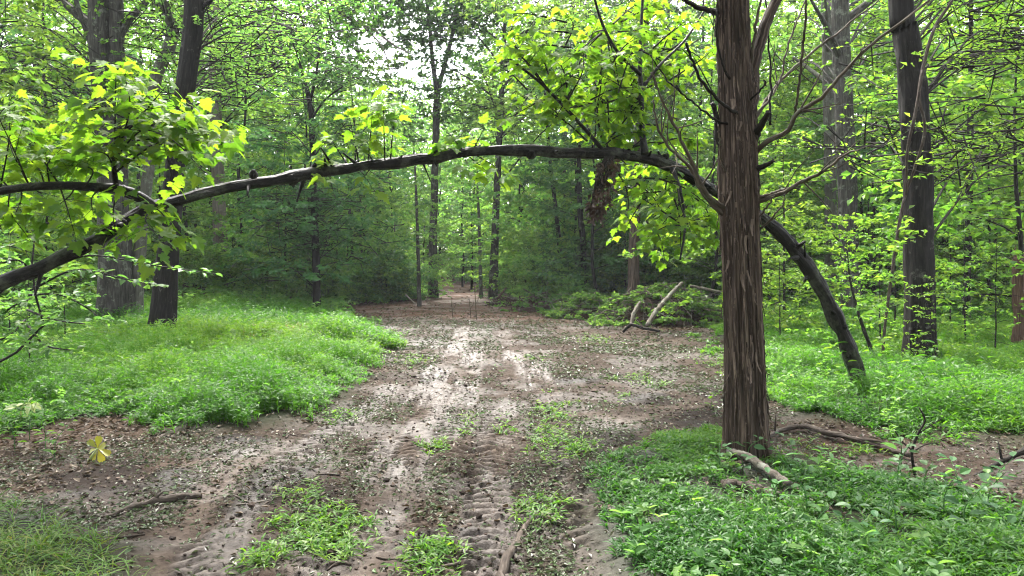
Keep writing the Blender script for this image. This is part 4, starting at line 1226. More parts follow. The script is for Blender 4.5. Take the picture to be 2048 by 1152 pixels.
    # the big leafy mass between arch and cedar
    def mass(n, x0, x1, y0, y1, Y0, Y1, size, src, sub=2):
        for _ in range(n):
            x, y = rng.uniform(x0, x1), rng.uniform(y0, y1)
            Y = rng.uniform(Y0, Y1)
            sx, sy, sY = src[rng.integers(len(src))]
            dx, dy = x - sx, y - sy
            L = math.hypot(dx, dy) + 1e-6
            st = min(L, rng.uniform(70, 130))
            a = (x - dx / L * st, y - dy / L * st, Y + (sY - Y) * st / (L + 40))
            maple_spray(lb, tb, [a, ((a[0] + x) / 2 + rng.normal(0, 8), (a[1] + y) / 2 - 8, (a[2] + Y) / 2), (x, y, Y)], b, rng, size, 4, .12, sub)
    S1 = [(1282, 200, 8.4), (1130, 215, 7.9), (1210, 60, 8.2), (1370, 80, 8.6), (1200, 300, 8.1)]
    mass(34, 1000, 1300, 10, 290, 7.6, 9.6, .11, S1)
    mass(40, 1180, 1440, -20, 290, 7.8, 10.4, .11, S1)
    mass(12, 960, 1120, 80, 260, 7.6, 8.4, .108, S1)
    S2 = [(1340, 330, 8.4), (1365, 450, 8.1), (1400, 365, 8.6), (1230, 310, 8.2)]
    mass(18, 1200, 1440, 330, 460, 7.7, 10, .11, S2)
    mass(9, 1250, 1440, 440, 560, 7.6, 9.2, .11, S2)
    link("foliage", lb.mesh("foliage", M_MAPLE), o)
    link("twigs", tb.mesh("twigs", M_TWIG), o)
arch()

def dead_clump():
    b = at(1215, 318, 8.05)
    o = thing("dead_leaf_clump", tuple(b), "withered brown leaf clump hanging under the arching trunk", "dead leaves")
    rng = np.random.default_rng(6)
    tb, lb = MB(), MB()
    A, B = [], []
    for k in range(46):
        t = rng.random()
        x, y = 1222 - 36 * t + rng.normal(0, 13 * (1 - .4 * t)), 322 + 100 * t + rng.normal(0, 6)
        p = at(x, y, 8.0 + rng.normal(0, .07)) - b
        A.append(p); B.append(p + [rng.normal(0, .03), rng.normal(0, .03), -.12])
    for k in range(5):
        P, R = px_path([(1228 - k * 4, 312, 8.05, 5), (1215 - k * 5, 350, 8.0, 4), (1195 - k * 3, 390 + k * 5, 7.95, 3)], 14)
        tube(tb, P - b, R, 6)
    twig_leaves(lb, A, B, rng, 70, .07, 1.0, aspect=.6)
    mm = leaf_mat("withered_leaf", [(.022, .014, .010), (.045, .026, .017), (.075, .045, .028)], .1, (1, 1, .8), .6, .3, 0)
    link("foliage", lb.mesh("foliage", mm), o)
    link("stem", tb.mesh("stem", M_TWIG, True), o)
dead_clump()

# ------------------------------------------------------------------ the wood all round
def wood():
    rng = np.random.default_rng(2024)
    def lane(x, y):
        cx = -2.1 - .02 * (y - 34) - .018 * max(y - 39, 0) ** 2
        return abs(x - cx) < (4.2 if y < 46 else 3.0) if y < 50 else False
    def limit(px):
        """how high (photo row) tree tops may reach: the sky gap over the path"""
        return np.interp(px, [500, 570, 620, 700, 760, 900, 960, 1040, 1120], [-400, -20, 30, 120, 150, 140, 60, -100, -400])
    placed = []
    def free(x, y, d):
        return all((x - a) ** 2 + (y - c) ** 2 > d * d for a, c in placed)
    def put(kind, x, y, label, group, sc, mat, cat="tree", var=None, name=None, sz=None):
        placed.append((x, y))
        return grow(kind, x, y, label, cat, group, rng, sc, var, mat, name=name, sz=sz)
    HT = {'canopy': 20, 'thin_canopy': 20, 'edge': 13.6, 'under': 6.6}
    L_FAR = ("tall leafy tree in the dense wood beyond the grass bank", "trees of the wood beyond the grass bank")
    R_FAR = ("leafy tree in the bright wood beyond the stilt grass and cedar", "trees of the wood beyond the cedar")
    C_FAR = ("distant hazy tree in the wood around the end of the path", "trees at the end of the path")
    # understorey at the edge of the clearing, then the depths
    for (y0, y1, n, dmin, mix) in ((22, 30, 26, 2.4, (0, .3, .7)), (30, 42, 60, 2.5, (.12, .42, .46)), (42, 60, 75, 3.0, (.25, .6, .15)), (60, 80, 60, 4.0, (.35, .65, .0))):
        tries = 0
        cnt = 0
        while cnt < n and tries < n * 12:
            tries += 1
            y = rng.uniform(y0, y1)
            x = rng.uniform(-1, 1) * (y * .70 + 2.5)
            if lane(x, y) or not free(x, y, dmin):
                continue
            if y < 27 and -7.5 < x < 7.5: continue
            if y < 24 and (-12.5 < x < 13): continue
            px = CX + x / y * F
            if y < 32 and 330 < px < 560: continue
            kind = rng.choice(['canopy', 'edge', 'under'], p=mix)
            lim = CAMZ + (HZ - limit(px)) / F * y - float(H(x, y))
            sc = rng.uniform(.8, 1.2) * (1 if y < 36 else 1.3)
            if HT[kind] * sc > lim:
                kind = 'edge' if lim > 9 else 'under'
                sc = min(sc, lim / HT[kind])
                if sc < .5: sc = .5
            g = C_FAR if (y > 42 and -.17 < x / y < .12) else (L_FAR if x < -.06 * y else R_FAR)
            mat = rng.choice(3, p=(.62, .12, .26)) if x < .12 * y else rng.choice(3, p=(.42, .06, .52))
            if kind == 'canopy':
                mat = int(rng.random() < .4)
                if y < 62: kind = 'thin_canopy'
            put(kind, x, y, g[0], g[1], sc, mat)
            cnt += 1
    # thin dark poles of the middle distance
    for (px, Y, sc) in ((925, 46, .8), (944, 44, .9), (1035, 38, .9), (1052, 40, .8), (1205, 33, .7), (1228, 30, .6), (1310, 34, .8), (1360, 30, .8), (760, 36, .8), (700, 33, .9), (556, 37, .7), (1560, 30, .8), (1600, 36, .9), (1745, 30, .9), (1780, 26, .8), (1900, 33, .9), (1980, 26, .8)):
        x = (px - CX) / F * Y
        put('edge', x, Y, "thin dark-stemmed tree standing in the wood round the clearing", "thin trees round the clearing", sc, int(rng.integers(3)))
    # leafy trees leaning in at both sides of the view
    for (x, y, kind, sc, mat, lab) in (
        (-11.5, 13.5, 'under', 1.25, 2, "yellow-green-leaved understorey tree at the side of the grass bank"),
        (-8.9, 10.6, 'sapling', 1.0, 0, "low leafy beech sapling at the near end of the grass bank"),
        (-13.5, 19.0, 'edge', .95, 2, "bright leafy tree behind the yellow-green-leaved understorey tree"),
        (-15.0, 24.0, 'edge', 1.05, 1, "dark-crowned tree on the bank behind the bright leafy tree"),
        (-13.6, 21.5, 'under', 1.0, 0, "small understorey tree on the bank beside the twin-stemmed oak"),
        (-16.5, 29.0, 'edge', .9, 0, "leafy tree on the bank far beside the pale-barked tree"),
        (10.2, 14.8, 'under', 1.2, 2, "yellow-green understorey tree behind the reddish snag"),
        (13.0, 18.0, 'edge', .95, 2, "bright tall tree beyond the skinny pole by the snag"),
        (5.9, 16.0, 'under', .7, 2, "small yellow-green tree between the cedar and the smooth grey tree"),
        (5.2, 17.5, 'under', .9, 2, "small bright maple behind the shaggy cedar"),
        (9.6, 29, 'edge', .95, 2, "bright-crowned tree behind the ridged dark trunk"),
        (12.0, 24.5, 'under', 1.3, 0, "broad understorey tree beyond the thin dark tree"),
        (6.5, 24.0, 'edge', .8, 0, "leafy tree at the clearing edge behind the shaggy cedar"),
        (3.0, 26.5, 'edge', .8, 1, "dark leafy tree just behind the brush pile"),
        (-8.4, 27.5, 'under', 1.1, 0, "layered tree at the far end of the grass bank"),
        (-7.0, 31.5, 'under', .95, 0, "silvery layered tree overhanging the far edge of the clearing")):
        put(kind, x, y, lab, None, sc, mat)
    # the wood goes on behind and beside the camera
    for k in range(34):
        a = math.radians(-175 + 350 * k / 33) * .5 + math.pi
        r_ = rng.uniform(7, 17)
        x, y = r_ * math.sin(a) * 1.15, r_ * math.cos(a) - 1.5
        if y > 3 and abs(x) < y * .75 + 4.5: continue
        put('canopy' if k % 2 else 'edge', x, y, "tree of the wood at the back and the near sides of the clearing", "trees round the near end of the clearing", rng.uniform(.9, 1.15), int(rng.integers(2)))
    # saplings in the grass bed behind the cedar
    for (px, Y, sc, mat) in ((1560, 14, .8, 1), (1600, 17, .9, 1), (1760, 13.5, .9, 1), (1870, 11.2, .55, 1), (1930, 14, .9, 1), (1990, 12, .8, 1), (1560, 19, 1.0, 0), (1790, 17, 1.1, 1), (1900, 18, 1.2, 0)):
        x = (px - CX) / F * Y
        put('sapling', x, Y, "thin leafy sapling in the stilt grass beyond the cedar", "saplings in the stilt grass", sc, mat, "sapling", name='sapling')
    for (px, Y, sc) in ((60, 9.2, .62), (-20, 8.4, .7), (130, 11.5, .6), (20, 12.5, .85), (90, 16, .9)):
        x = (px - CX) / F * Y
        put('sapling', x, Y, "low dark beech sapling over the near end of the grass bank", "beech saplings by the grass bank", sc, 0, "sapling", name='sapling')
    # shrubs along the clearing's far edge and under the trees
    spots = [(690, 605, 1.0), (655, 598, 1.0), (650, 612, .7), (680, 610, .8), (715, 604, .8), (750, 602, .9), (785, 602, .8), (815, 600, .8), (845, 597, .7), (870, 588, .6), (1000, 596, .6), (1030, 602, .6), (1120, 618, .55), (1150, 622, .6),  (730, 590, 1.2), (770, 592, 1.1), (800, 588, 1.0), (840, 582, .9), (610, 590, 1.2), (560, 588, 1.1), (520, 585, 1.0), (400, 580, 1.1), (350, 590, .9), (470, 590, 1.0),
             (930, 566, .8), (950, 562, .8), (1010, 580, 1.0), (1050, 586, 1.2), (1090, 592, 1.5), (1130, 596, 1.1), (1170, 602, 1.2), (1210, 606, 1.3), (1250, 606, 1.4), (1300, 606, 1.5), (1350, 608, 1.4), (1400, 612, 1.4), (1435, 620, 1.2), (1390, 600, 1.6), (1060, 575, 1.5), (1120, 580, 1.6), (1560, 605, 1.4), (1620, 600, 1.5), (1740, 605, 1.2), (1790, 610, 1.2), (1880, 612, 1.4), (1960, 616, 1.3), (2010, 624, 1.1), (100, 604, 1.3), (30, 610, 1.3), (160, 598, 1.2), (-30, 606, 1.3), (290, 592, 1.1)]
    for k, (px, py, sc) in enumerate(spots):
        p = ground(px, py)
        left = px < 900
        grow('shrub', p[0], p[1], "leafy shrub at the far edge of the clearing left of the path" if left else "leafy shrub in the thicket right of the path and behind the brush pile", "shrub",
             "shrubs left of the path" if left else "shrubs right of the path", rng, sc * (1.15 if p[1] < 30 else 1.5) * (1 if left else 1.2), None, int(rng.random() < .2), name='shrub')
    for _ in range(44):
        y = rng.uniform(25.5, 33)
        x = rng.uniform(-1, 1) * (y * .55)
        if abs(x + 2.1) < 3.0 or (-6 < x < 6 and y < 28): continue
        grow('shrub', x, y, 'leafy shrub in the green thicket round the far side of the clearing', 'shrub', 'shrubs round the clearing', rng, rng.uniform(1.1, 1.9), None, int(rng.random() < .25), name='shrub')
    for _ in range(70):
        y = rng.uniform(33, 60)
        x = rng.uniform(-1, 1) * (y * .7 + 1)
        if lane(x, y) or (abs(x) < 6 and y < 30): continue
        grow('shrub', x, y, "low shrub on the shaded floor deep in the wood", "shrub", "shrubs deep in the wood", rng, rng.uniform(1.2, 2.2), None, int(rng.integers(2)), name='shrub')
wood()

# ------------------------------------------------------------------ logs, sticks, brush and single plants
def stick(name, label, cat, pts, mat, n=24, sides=10, rough=.2, twigs=(), lift=.0, group=None):
    """a fallen stick: (px, py, w); z follows the ground unless a metres-ahead value is given"""
    Q = []
    for p in pts:
        if len(p) == 3:
            g = ground(p[0], p[1]); w = p[2] / 2 / F * g[1]
            Q.append([g[0], g[1], float(TOP(g[0], g[1])) + w * .7 + lift, w])
        else:
            g = at(p[0], p[1], p[2]); Q.append([*g, p[3] / 2 / F * p[2]])
    Q = smooth_path(np.array(Q), n)
    b = Q[0, :3].copy()
    o = thing(name, tuple(b), label, cat, group)
    mb = MB()
    rng = np.random.default_rng(int(abs(pts[0][0]) * 7 + pts[0][1]))
    Q[1:-1, :3] += rng.normal(0, .15, (n - 2, 3)) * Q[1:-1, 3:4]
    tube(mb, Q[:, :3] - b, np.maximum(Q[:, 3], .002), sides, rough, 0, int(pts[0][0]))
    link("stem", mb.mesh("stem", mat, True), o)
    for t, e in twigs:
        i = int(t * (n - 1))
        m = MB()
        p = Q[i, :3] - b
        e = np.array(e, float)
        tube(m, np.array([p, p + e * .5 + [0, 0, .01], p + e]), np.array([.6, .45, .15]) * Q[i, 3], 6)
        link("twig", m.mesh("twig", mat, True), o)
    return o

stick("stick", "long crooked stick lying along the middle of the muddy track", "stick", [(1078, 1040, 10), (1048, 1062, 14), (1030, 1095, 17), (1012, 1130, 20), (1000, 1160, 22), (985, 1200, 22)], M_STICK, 30, twigs=[(.35, (.05, .04, .03))])
stick("stick", "dark broken branch lying on the dark soil below the yellow leaf", "stick", [(215, 1034, 7), (260, 1022, 12), (310, 1012, 15), (355, 1003, 17), (402, 992, 12)], M_STICK, 24, twigs=[(.5, (.05, .05, .05))])
stick("stick", "thin pale twig lying on the soil at the straw grass", "stick", [(90, 1100, 5), (160, 1092, 6), (220, 1084, 5), (290, 1070, 4)], M_STICK, 20, twigs=[(.8, (.03, -.06, .02)), (.55, (.05, .06, .02))])
stick("log", "lichen-covered pale log leaning out from the foot of the cedar", "log", [(1455, 928, 9), (1490, 946, 14), (1525, 968, 15), (1556, 990, 14), (1580, 1006, 10)], M_LOG, 30, 14, .25, lift=.05)
stick("log", "short brown log in the grass below the lichen-covered log", "log", [(1445, 1002, 20), (1480, 1008, 22), (1520, 1016, 22), (1560, 1028, 16)], M_STICK, 24, 14, .2, lift=.03)
stick("fallen_branch", "long dead branch arching over the red soil behind the cedar", "branch", [(1532, 888, 7), (1560, 872, 9, ), (1600, 866, 10), (1650, 880, 12), (1700, 888, 12), (1760, 902, 12), (1820, 920, 9)], M_STICK, 36, 10, .2, twigs=[(.15, (.02, .02, .18)), (.55, (.25, -.35, -.02)), (.7, (.2, -.3, .03))], lift=.03)
stick("fallen_branch", "dark bare branch rising over the soil towards the wood edge", "branch", [(1905, 980, 5.6, 6), (1950, 952, 5.6, 8), (2000, 926, 5.6, 10), (2060, 895, 5.6, 12), (2120, 868, 5.6, 13)], M_TWIG, 24, 8, .15, twigs=[(.3, (.06, .0, -.12)), (.5, (.0, .05, .14))])
stick("stick", "dark fallen stick half sunk in the lush low grass", "stick", [(1640, 1030, 4.75, 9), (1700, 1042, 4.7, 10), (1760, 1050, 4.65, 10), (1830, 1062, 4.6, 11), (1890, 1082, 4.55, 10)], M_TWIG, 24, 8)
stick("log", "pale bare log leaning up out of the brush pile", "log", [(1294, 652, 17.3, 9), (1310, 626, 17.6, 10), (1328, 604, 17.9, 9), (1348, 582, 18.3, 8), (1364, 566, 18.6, 6)], M_LOG, 24, 12, .2)
stick("log", "short grey log propped in the brush pile beside the pale log", "log", [(1262, 650, 17.6, 7), (1268, 626, 17.8, 8), (1280, 604, 18.1, 6)], M_LOG, 16, 12, .2)
stick("stick", "black bent stick at the front of the brush pile", "stick", [(1246, 664, 17.2, 5), (1262, 650, 17.1, 6), (1290, 657, 17.0, 6), (1320, 662, 17.0, 5)], M_TWIG, 20, 8)
stick("log", "small pale log end lying before the leafy heap", "log", [(1152, 626, 7), (1166, 631, 8), (1182, 636, 7)], M_LOG, 14, 10)
stick("log", "mossy log by the roots at the edge of the path mouth", "log", [(992, 600, 8), (1012, 601, 9), (1040, 602, 8)], M_LOG, 14, 10)
stick("stick", "reddish stick poking up at the edge of the path mouth", "stick", [(994, 598, 25.5, 4), (1004, 586, 25.7, 4), (1012, 576, 26, 3)], M_ROOT, 12, 8)
stick("stick", "pale rod stuck in the mulch at the far edge of the clearing", "stick", [(812, 590, 26, 3), (822, 600, 25.5, 3), (832, 608, 25, 3)], M_LOG, 12, 6)
stick("fallen_branch", "bleached bare branch lying in the thicket beside the cedar", "branch", [(1380, 572, 19, 5), (1410, 578, 19, 6), (1440, 584, 19, 5)], M_LOG, 14, 8)

trng = np.random.default_rng(404)
for k in range(26):
    px, py = trng.uniform(60, 1420), 1152 - 420 * trng.random() ** 1.4
    if px < 500 and py < 900: continue
    a, ln = trng.uniform(-.5, .5) + (math.pi if k % 2 else 0), trng.uniform(25, 90) * (py - 500) / 450
    dx, dy = math.cos(a) * ln, math.sin(a) * ln * .45
    w = trng.uniform(2.2, 5) * (py - 500) / 450
    stick("twig", "small broken twig pressed into the churned mud of the track", "twig", [(px, py, w), (px + dx * .5 + trng.normal(0, 4), py + dy * .5 + trng.normal(0, 3), w * .9), (px + dx, py + dy, w * .6)], M_STICK if k % 3 else M_LOG, 10, 6, group="twigs on the track")

# heaps of uprooted brush
def heap(label, px, py, w, h, seed, leafm, roots=26, leafn=120, rootm=M_ROOT):
    rng = np.random.default_rng(seed)
    g = ground(px, py)
    k = g[1] / F
    o = thing("brush_pile", tuple(g), label, "brush pile")
    tb, lb = MB(), MB()
    A, B = [], []
    def surf(u, v):
        r = u * u + v * v
        return np.array([u * w * k / 2, v * w * k * .3, max(0, h * k * (1 - r)) * (.7 + .5 * vnoise(np.array(u * 3 + 7), np.array(v * 3 + seed), seed))])
    for i in range(roots):
        u, v = rng.uniform(-.95, .95), rng.uniform(-.9, .9)
        p = surf(u, v)
        d = unit(np.array([rng.normal(0, 1), rng.normal(0, .8), rng.normal(.25, .4)]))
        L = rng.uniform(.4, 1.3)
        q = np.array([p - d * L * .4, p + [0, 0, .05], p + d * L * .35 + rng.normal(0, .08, 3), p + d * L * .6 + [0, 0, -.1] + rng.normal(0, .1, 3)])
        tube(tb, smooth_path(q, 10), rng.uniform(.012, .03) * np.array([1, .95, .9, .8, .75, .7, .6, .5, .4, .2]), 6, .2, cap=False)
    for i in range(leafn):
        u, v = rng.uniform(-1, 1), rng.uniform(-1, .8)
        p = surf(u, v)
        A.append(p); B.append(p + np.array([rng.normal(0, .2), rng.normal(-.05, .2), rng.uniform(-.05, .18)]))
    pb = MB()
    for i in range(int(w / 6)):
        u, v = rng.uniform(-.9, .9), rng.uniform(-1, .2)
        p = surf(u, v) + [0, 0, .03]
        d = unit(np.array([rng.normal(0, 1), rng.normal(0, .5), rng.normal(.15, .3)]))
        L = rng.uniform(.6, 1.7)
        q = np.array([p - d * L * .45, p, p + d * L * .3 + rng.normal(0, .06, 3), p + d * L * .6 + [0, 0, -.08] + rng.normal(0, .08, 3)])
        tube(pb, smooth_path(q, 10), rng.uniform(.010, .022) * np.linspace(1, .3, 10), 6, .2, cap=False)
    link('branches', pb.mesh('branches', M_LOG, True), o)
    n = 14
    uu, vv = np.meshgrid(np.linspace(-1, 1, n), np.linspace(-1, 1, n))
    V = np.array([surf(a, c) for a, c in zip(uu.ravel(), vv.ravel())]) * [1, 1, .85] + rng.normal(0, .03, (n * n, 3)) + [0, 0, -.06]
    i, j = np.meshgrid(np.arange(n - 1), np.arange(n - 1), indexing='ij')
    eb = MB()
    eb.add(V, [np.stack([i * n + j, i * n + j + 1, (i + 1) * n + j + 1, (i + 1) * n + j], -1).reshape(-1, 4)], .5, V)
    twig_leaves(lb, A, B, rng, 80, .11, .8)
    link("earth", eb.mesh("earth", M_ROOT, True), o)
    link("roots", tb.mesh("roots", rootm, True), o)
    link("foliage", lb.mesh("foliage", leafm), o)
heap("leafy brush pile with logs sticking out at the clearing edge", 1320, 648, 270, 70, 3, M_WOOD, 90, 330, M_DEADW)
heap("heap of torn red roots and earth right of the path mouth", 1075, 622, 110, 30, 4, M_WOOD, 46, 60)
heap("low leafy heap of brush between the red roots and the logs", 1180, 636, 150, 42, 5, M_WOOD, 50, 240, M_DEADW)
heap("low reddish ridge of roots and mulch at the thicket foot", 1015, 612, 70, 12, 6, M_WOOD, 20, 8)
heap("brown heap of tangled roots next to the leafy brush pile", 1400, 650, 90, 45, 7, M_WOOD, 30, 60, M_DEADW)

# the yellow leaf beside the dark soil
def yellow_plant():
    g = ground(180, 925)
    o = thing("yellow_plant", tuple(g), "single bright yellow palmate leaf drooping on its stalk by the soil", "plant")
    Y = g[1]
    tb = MB()
    hub = at(195, 897, Y - .02)
    P, R = px_path([(172, 936, Y, 6), (182, 916, Y - .05, 5), (195, 897, Y - .06, 4)], 12)
    tube(tb, P - g, R, 6)
    link("stem", tb.mesh("stem", M_PALELEAF, True), o)
    for k, (dx, dy, s) in enumerate(((-14, -24, .8), (6, -34, 1.0), (28, -18, 1.0), (30, 6, .9), (16, 24, .9), (-8, 26, .9), (-24, 4, .8))):
        lb = MB()
        d = np.array([dx, -10.0 + 9 * math.sin(2.3 * k), -dy - 5]) / 34
        L = np.hypot(dx, dy) / F * Y * 1.0
        leaves(lb, (hub - g)[None], d[None], np.array([[.5 * dx / 30 + .2 * math.sin(3 * k), -.8, .75 + .3 * math.cos(2 * k)]]), L * (.9 + .14 * math.sin(5 * k)), .066 * s, 'obovate', np.array([k / 7]))
        link("leaflet", lb.mesh("leaflet", M_YELLOWLEAF, True), o)
yellow_plant()

def leafy(name, label, cat, base, pts, lvs, mat, stemm=M_TWIG, shape='broad', aspect=.5, group=None, jit=.3):
    """a single stem (px, py, Y, w) with leaves given as (px, py, Y, dx, dy, dY, length m)"""
    b = at(*base)
    o = thing(name, tuple(b), label, cat, group)
    tb = MB()
    for p in pts:
        P, R = px_path(p, 16)
        tube(tb, P - b, R, 6, cap=False)
    link("stem", tb.mesh("stem", stemm, True), o)
    lb = MB()
    rng = np.random.default_rng(len(lvs) + int(abs(base[0])))
    for (x, y, Y, dx, dy, dY, L) in lvs:
        leaves(lb, (at(x, y, Y) - b)[None], np.array([[dx, dY, -dy]], float), np.array([[0, -.45, 1.0]]) + rng.normal(0, jit, 3), L, L * aspect, shape, np.array([rng.random()]))
    link("foliage", lb.mesh("foliage", mat), o)
    return o
Yp = ground(40, 850)[1] * .97
leafy("pale_plant", "pale washed-out leaf pair drooping over the grass bank", "plant", (40, 850, Yp), [[(40, 850, Yp, 4), (44, 815, Yp, 3), (60, 806, Yp, 2)]],
      [(60, 806, Yp, .1, .5, -.4, .13), (66, 806, Yp, .9, .5, -.3, .12), (48, 808, Yp, -1, .3, -.2, .13), (40, 812, Yp, -1, .15, -.2, .16), (56, 806, Yp, .5, -.5, -.3, .1), (62, 808, Yp, .6, .8, -.3, .1)], M_PALELEAF, M_PALELEAF)
leafy("green_sprig", "torn sprig of pale pointed leaves hanging head down in the grass", "sprig", (1424, 992, 4.95), [[(1424, 992, 4.95, 4), (1428, 1020, 4.85, 4), (1434, 1050, 4.8, 3)], [(1426, 1005, 4.9, 3), (1444, 1030, 4.85, 2), (1462, 1044, 4.85, 2)]],
      [(1426, 1008, 4.85, -.15, 1, -.1, .125), (1434, 1038, 4.8, .1, 1, -.1, .12), (1434, 1050, 4.8, -.8, 1, -.1, .12), (1436, 1052, 4.8, .35, 1, -.1, .12), (1446, 1030, 4.82, .9, .6, -.1, .10), (1450, 1036, 4.82, .25, 1, -.1, .10), (1455, 1040, 4.82, 1, .5, 0, .08)], M_SPRIG, M_SPRIG, aspect=.34, jit=.15)

# beech spray reaching in over the grass bank
def beech_spray():
    b = ground(70, 700); b = np.array([b[0] - .8, b[1] - 3.5, 0])
    b[2] = TOP(b[0], b[1])
    o = thing("sapling", tuple(b), "beech sapling with long flat sprays of shiny leaves before the dark oak", "sapling")
    tb, lb = MB(), MB()
    rng = np.random.default_rng(3)
    Y = 7.2
    base = [(60, 800, Y, 9), (80, 640, Y, 8), (110, 520, Y, 6)]
    P, R = px_path([(b[0] / b[1] * F + CX, 880, b[1], 6), (40, 700, Y, 5), (60, 560, Y, 4), (70, 470, Y, 3)], 24)
    tube(tb, P - b, R, 8)
    A, B = [], []
    for pts in ([(60, 560, Y), (170, 512, 7.0), (300, 530, 6.9), (432, 548, 6.8)], [(62, 580, Y), (150, 540, 7), (240, 556, 6.9), (325, 574, 6.8)], [(58, 590, Y), (120, 590, 7), (180, 620, 6.9), (210, 650, 6.8)],
                [(60, 600, Y), (30, 610, 7), (-10, 640, 6.9)], [(55, 620, Y), (110, 640, 6.8), (170, 648, 6.6)], [(50, 640, Y), (20, 670, 6.8), (-30, 690, 6.6)], [(64, 540, Y), (30, 520, 7), (-30, 540, 6.8)], [(55, 650, Y), (90, 690, 6.8), (140, 700, 6.6)]):
        P, R = px_path([(x, y, yy, 5 - 1.2 * i) for i, (x, y, yy) in enumerate(pts)], 20)
        tube(tb, P - b, R, 5, cap=False)
        A += list(P[2:-1] - b); B += list(P[3:] - b)
        for q in range(4, 19, 3):
            d = unit(P[q] - P[q - 1]); s = np.cross(d, [0, 0, 1.0]) * rng.choice([-1, 1])
            e = P[q] + (d * .6 + s * .7) * .28
            A.append(P[q] - b); B.append(e - b)
    twig_leaves(lb, A, B, rng, 24, .085, .28, 'broad', .52)
    link("stem", tb.mesh("stem", M_TWIG, True), o)
    link("foliage", lb.mesh("foliage", M_WOOD), o)
beech_spray()

# bare twiggy saplings
def bare_twig(label, pts, subs, mat=M_TWIG):
    g = at(*pts[0][:3])
    o = thing("bare_sapling", tuple(g), label, "sapling")
    m = MB()
    P, R = px_path(pts, 20)
    tube(m, P - g, R * .7, 7)
    link("stem", m.mesh("stem", mat, True), o)
    for s in subs:
        m = MB()
        P, R = px_path(s, 12)
        tube(m, P - g, R * .7, 5)
        link("twig", m.mesh("twig", mat, True), o)
bare_twig("bare dark sapling zigzagging up from the lush grass", [(1830, 950, 5.5, 9), (1824, 905, 5.5, 8), (1836, 868, 5.5, 7), (1850, 840, 5.5, 5), (1838, 815, 5.5, 4)],
          [[(1826, 902, 5.5, 5), (1806, 885, 5.5, 4), (1790, 862, 5.5, 3)], [(1836, 868, 5.5, 4), (1862, 850, 5.5, 3), (1895, 830, 5.5, 2)], [(1824, 905, 5.5, 4), (1850, 890, 5.5, 3), (1880, 885, 5.5, 2)]])
for (px, py, Y, hp, lab) in ((953, 636, 21.5, 66, "tallest bare shoot standing in the far mud of the clearing"), (906, 633, 21.5, 34, "short bare shoot alone in the far mud"), (942, 634, 21.2, 40, "thin bare shoot close beside the tallest shoot in the mud")):
    bare_twig(lab, [(px, py + 3, Y, 2.6), (px - 2, py - hp * .5, Y, 2.2), (px - 4, py - hp, Y, 1.6)], [[(px - 2, py - hp * .4, Y, 1.5), (px + 4, py - hp * .6, Y, 1.2), (px + 6, py - hp * .85, Y, 1)]], M_DEADW)

# broad-leaved weeds
def weed_mesh(seed, n, hgt, L, aspect):
    rng = np.random.default_rng(seed)
    tb, lb = MB(), MB()
    P = np.array([[0, 0, -.02], [rng.normal(0, .02), rng.normal(0, .02), hgt * .5], [rng.normal(0, .05), rng.normal(0, .05), hgt]])
    P = smooth_path(P, 10)
    tube(tb, P, np.linspace(.004, .0015, 10), 5)
    p, d, nn, LL = [], [], [], []
    for i in range(n):
        t = .2 + .8 * i / (n - 1)
        q = np.array([np.interp(t, np.linspace(0, 1, 10), P[:, c]) for c in range(3)])
        a = i * 2.4 + rng.normal(0, .4)
        e = np.array([math.cos(a), math.sin(a), rng.uniform(-.1, .45)])
        p.append(q + e * .02); d.append(e); nn.append(np.array([0, 0, 1.0]) + rng.normal(0, .25, 3)); LL.append(L * rng.uniform(.6, 1.1) * (1 - .35 * t))
    leaves(lb, np.array(p), np.array(d), np.array(nn), np.array(LL), np.array(LL) * aspect, 'broad', rng.random(n))
    return tb.mesh("stem", M_DARK, True), lb
WEEDS = [weed_mesh(s, n, h, L, a) for s, n, h, L, a in ((1, 9, .22, .11, .6), (2, 12, .30, .10, .45), (3, 16, .62, .10, .24), (4, 8, .16, .085, .7))]
WEEDS = [(t, [l.mesh("foliage", M_DARK), None][0], l) for t, l in WEEDS]
WL = [(t, l, m.mesh("foliage", M_GRASS)) for t, l, m in WEEDS]
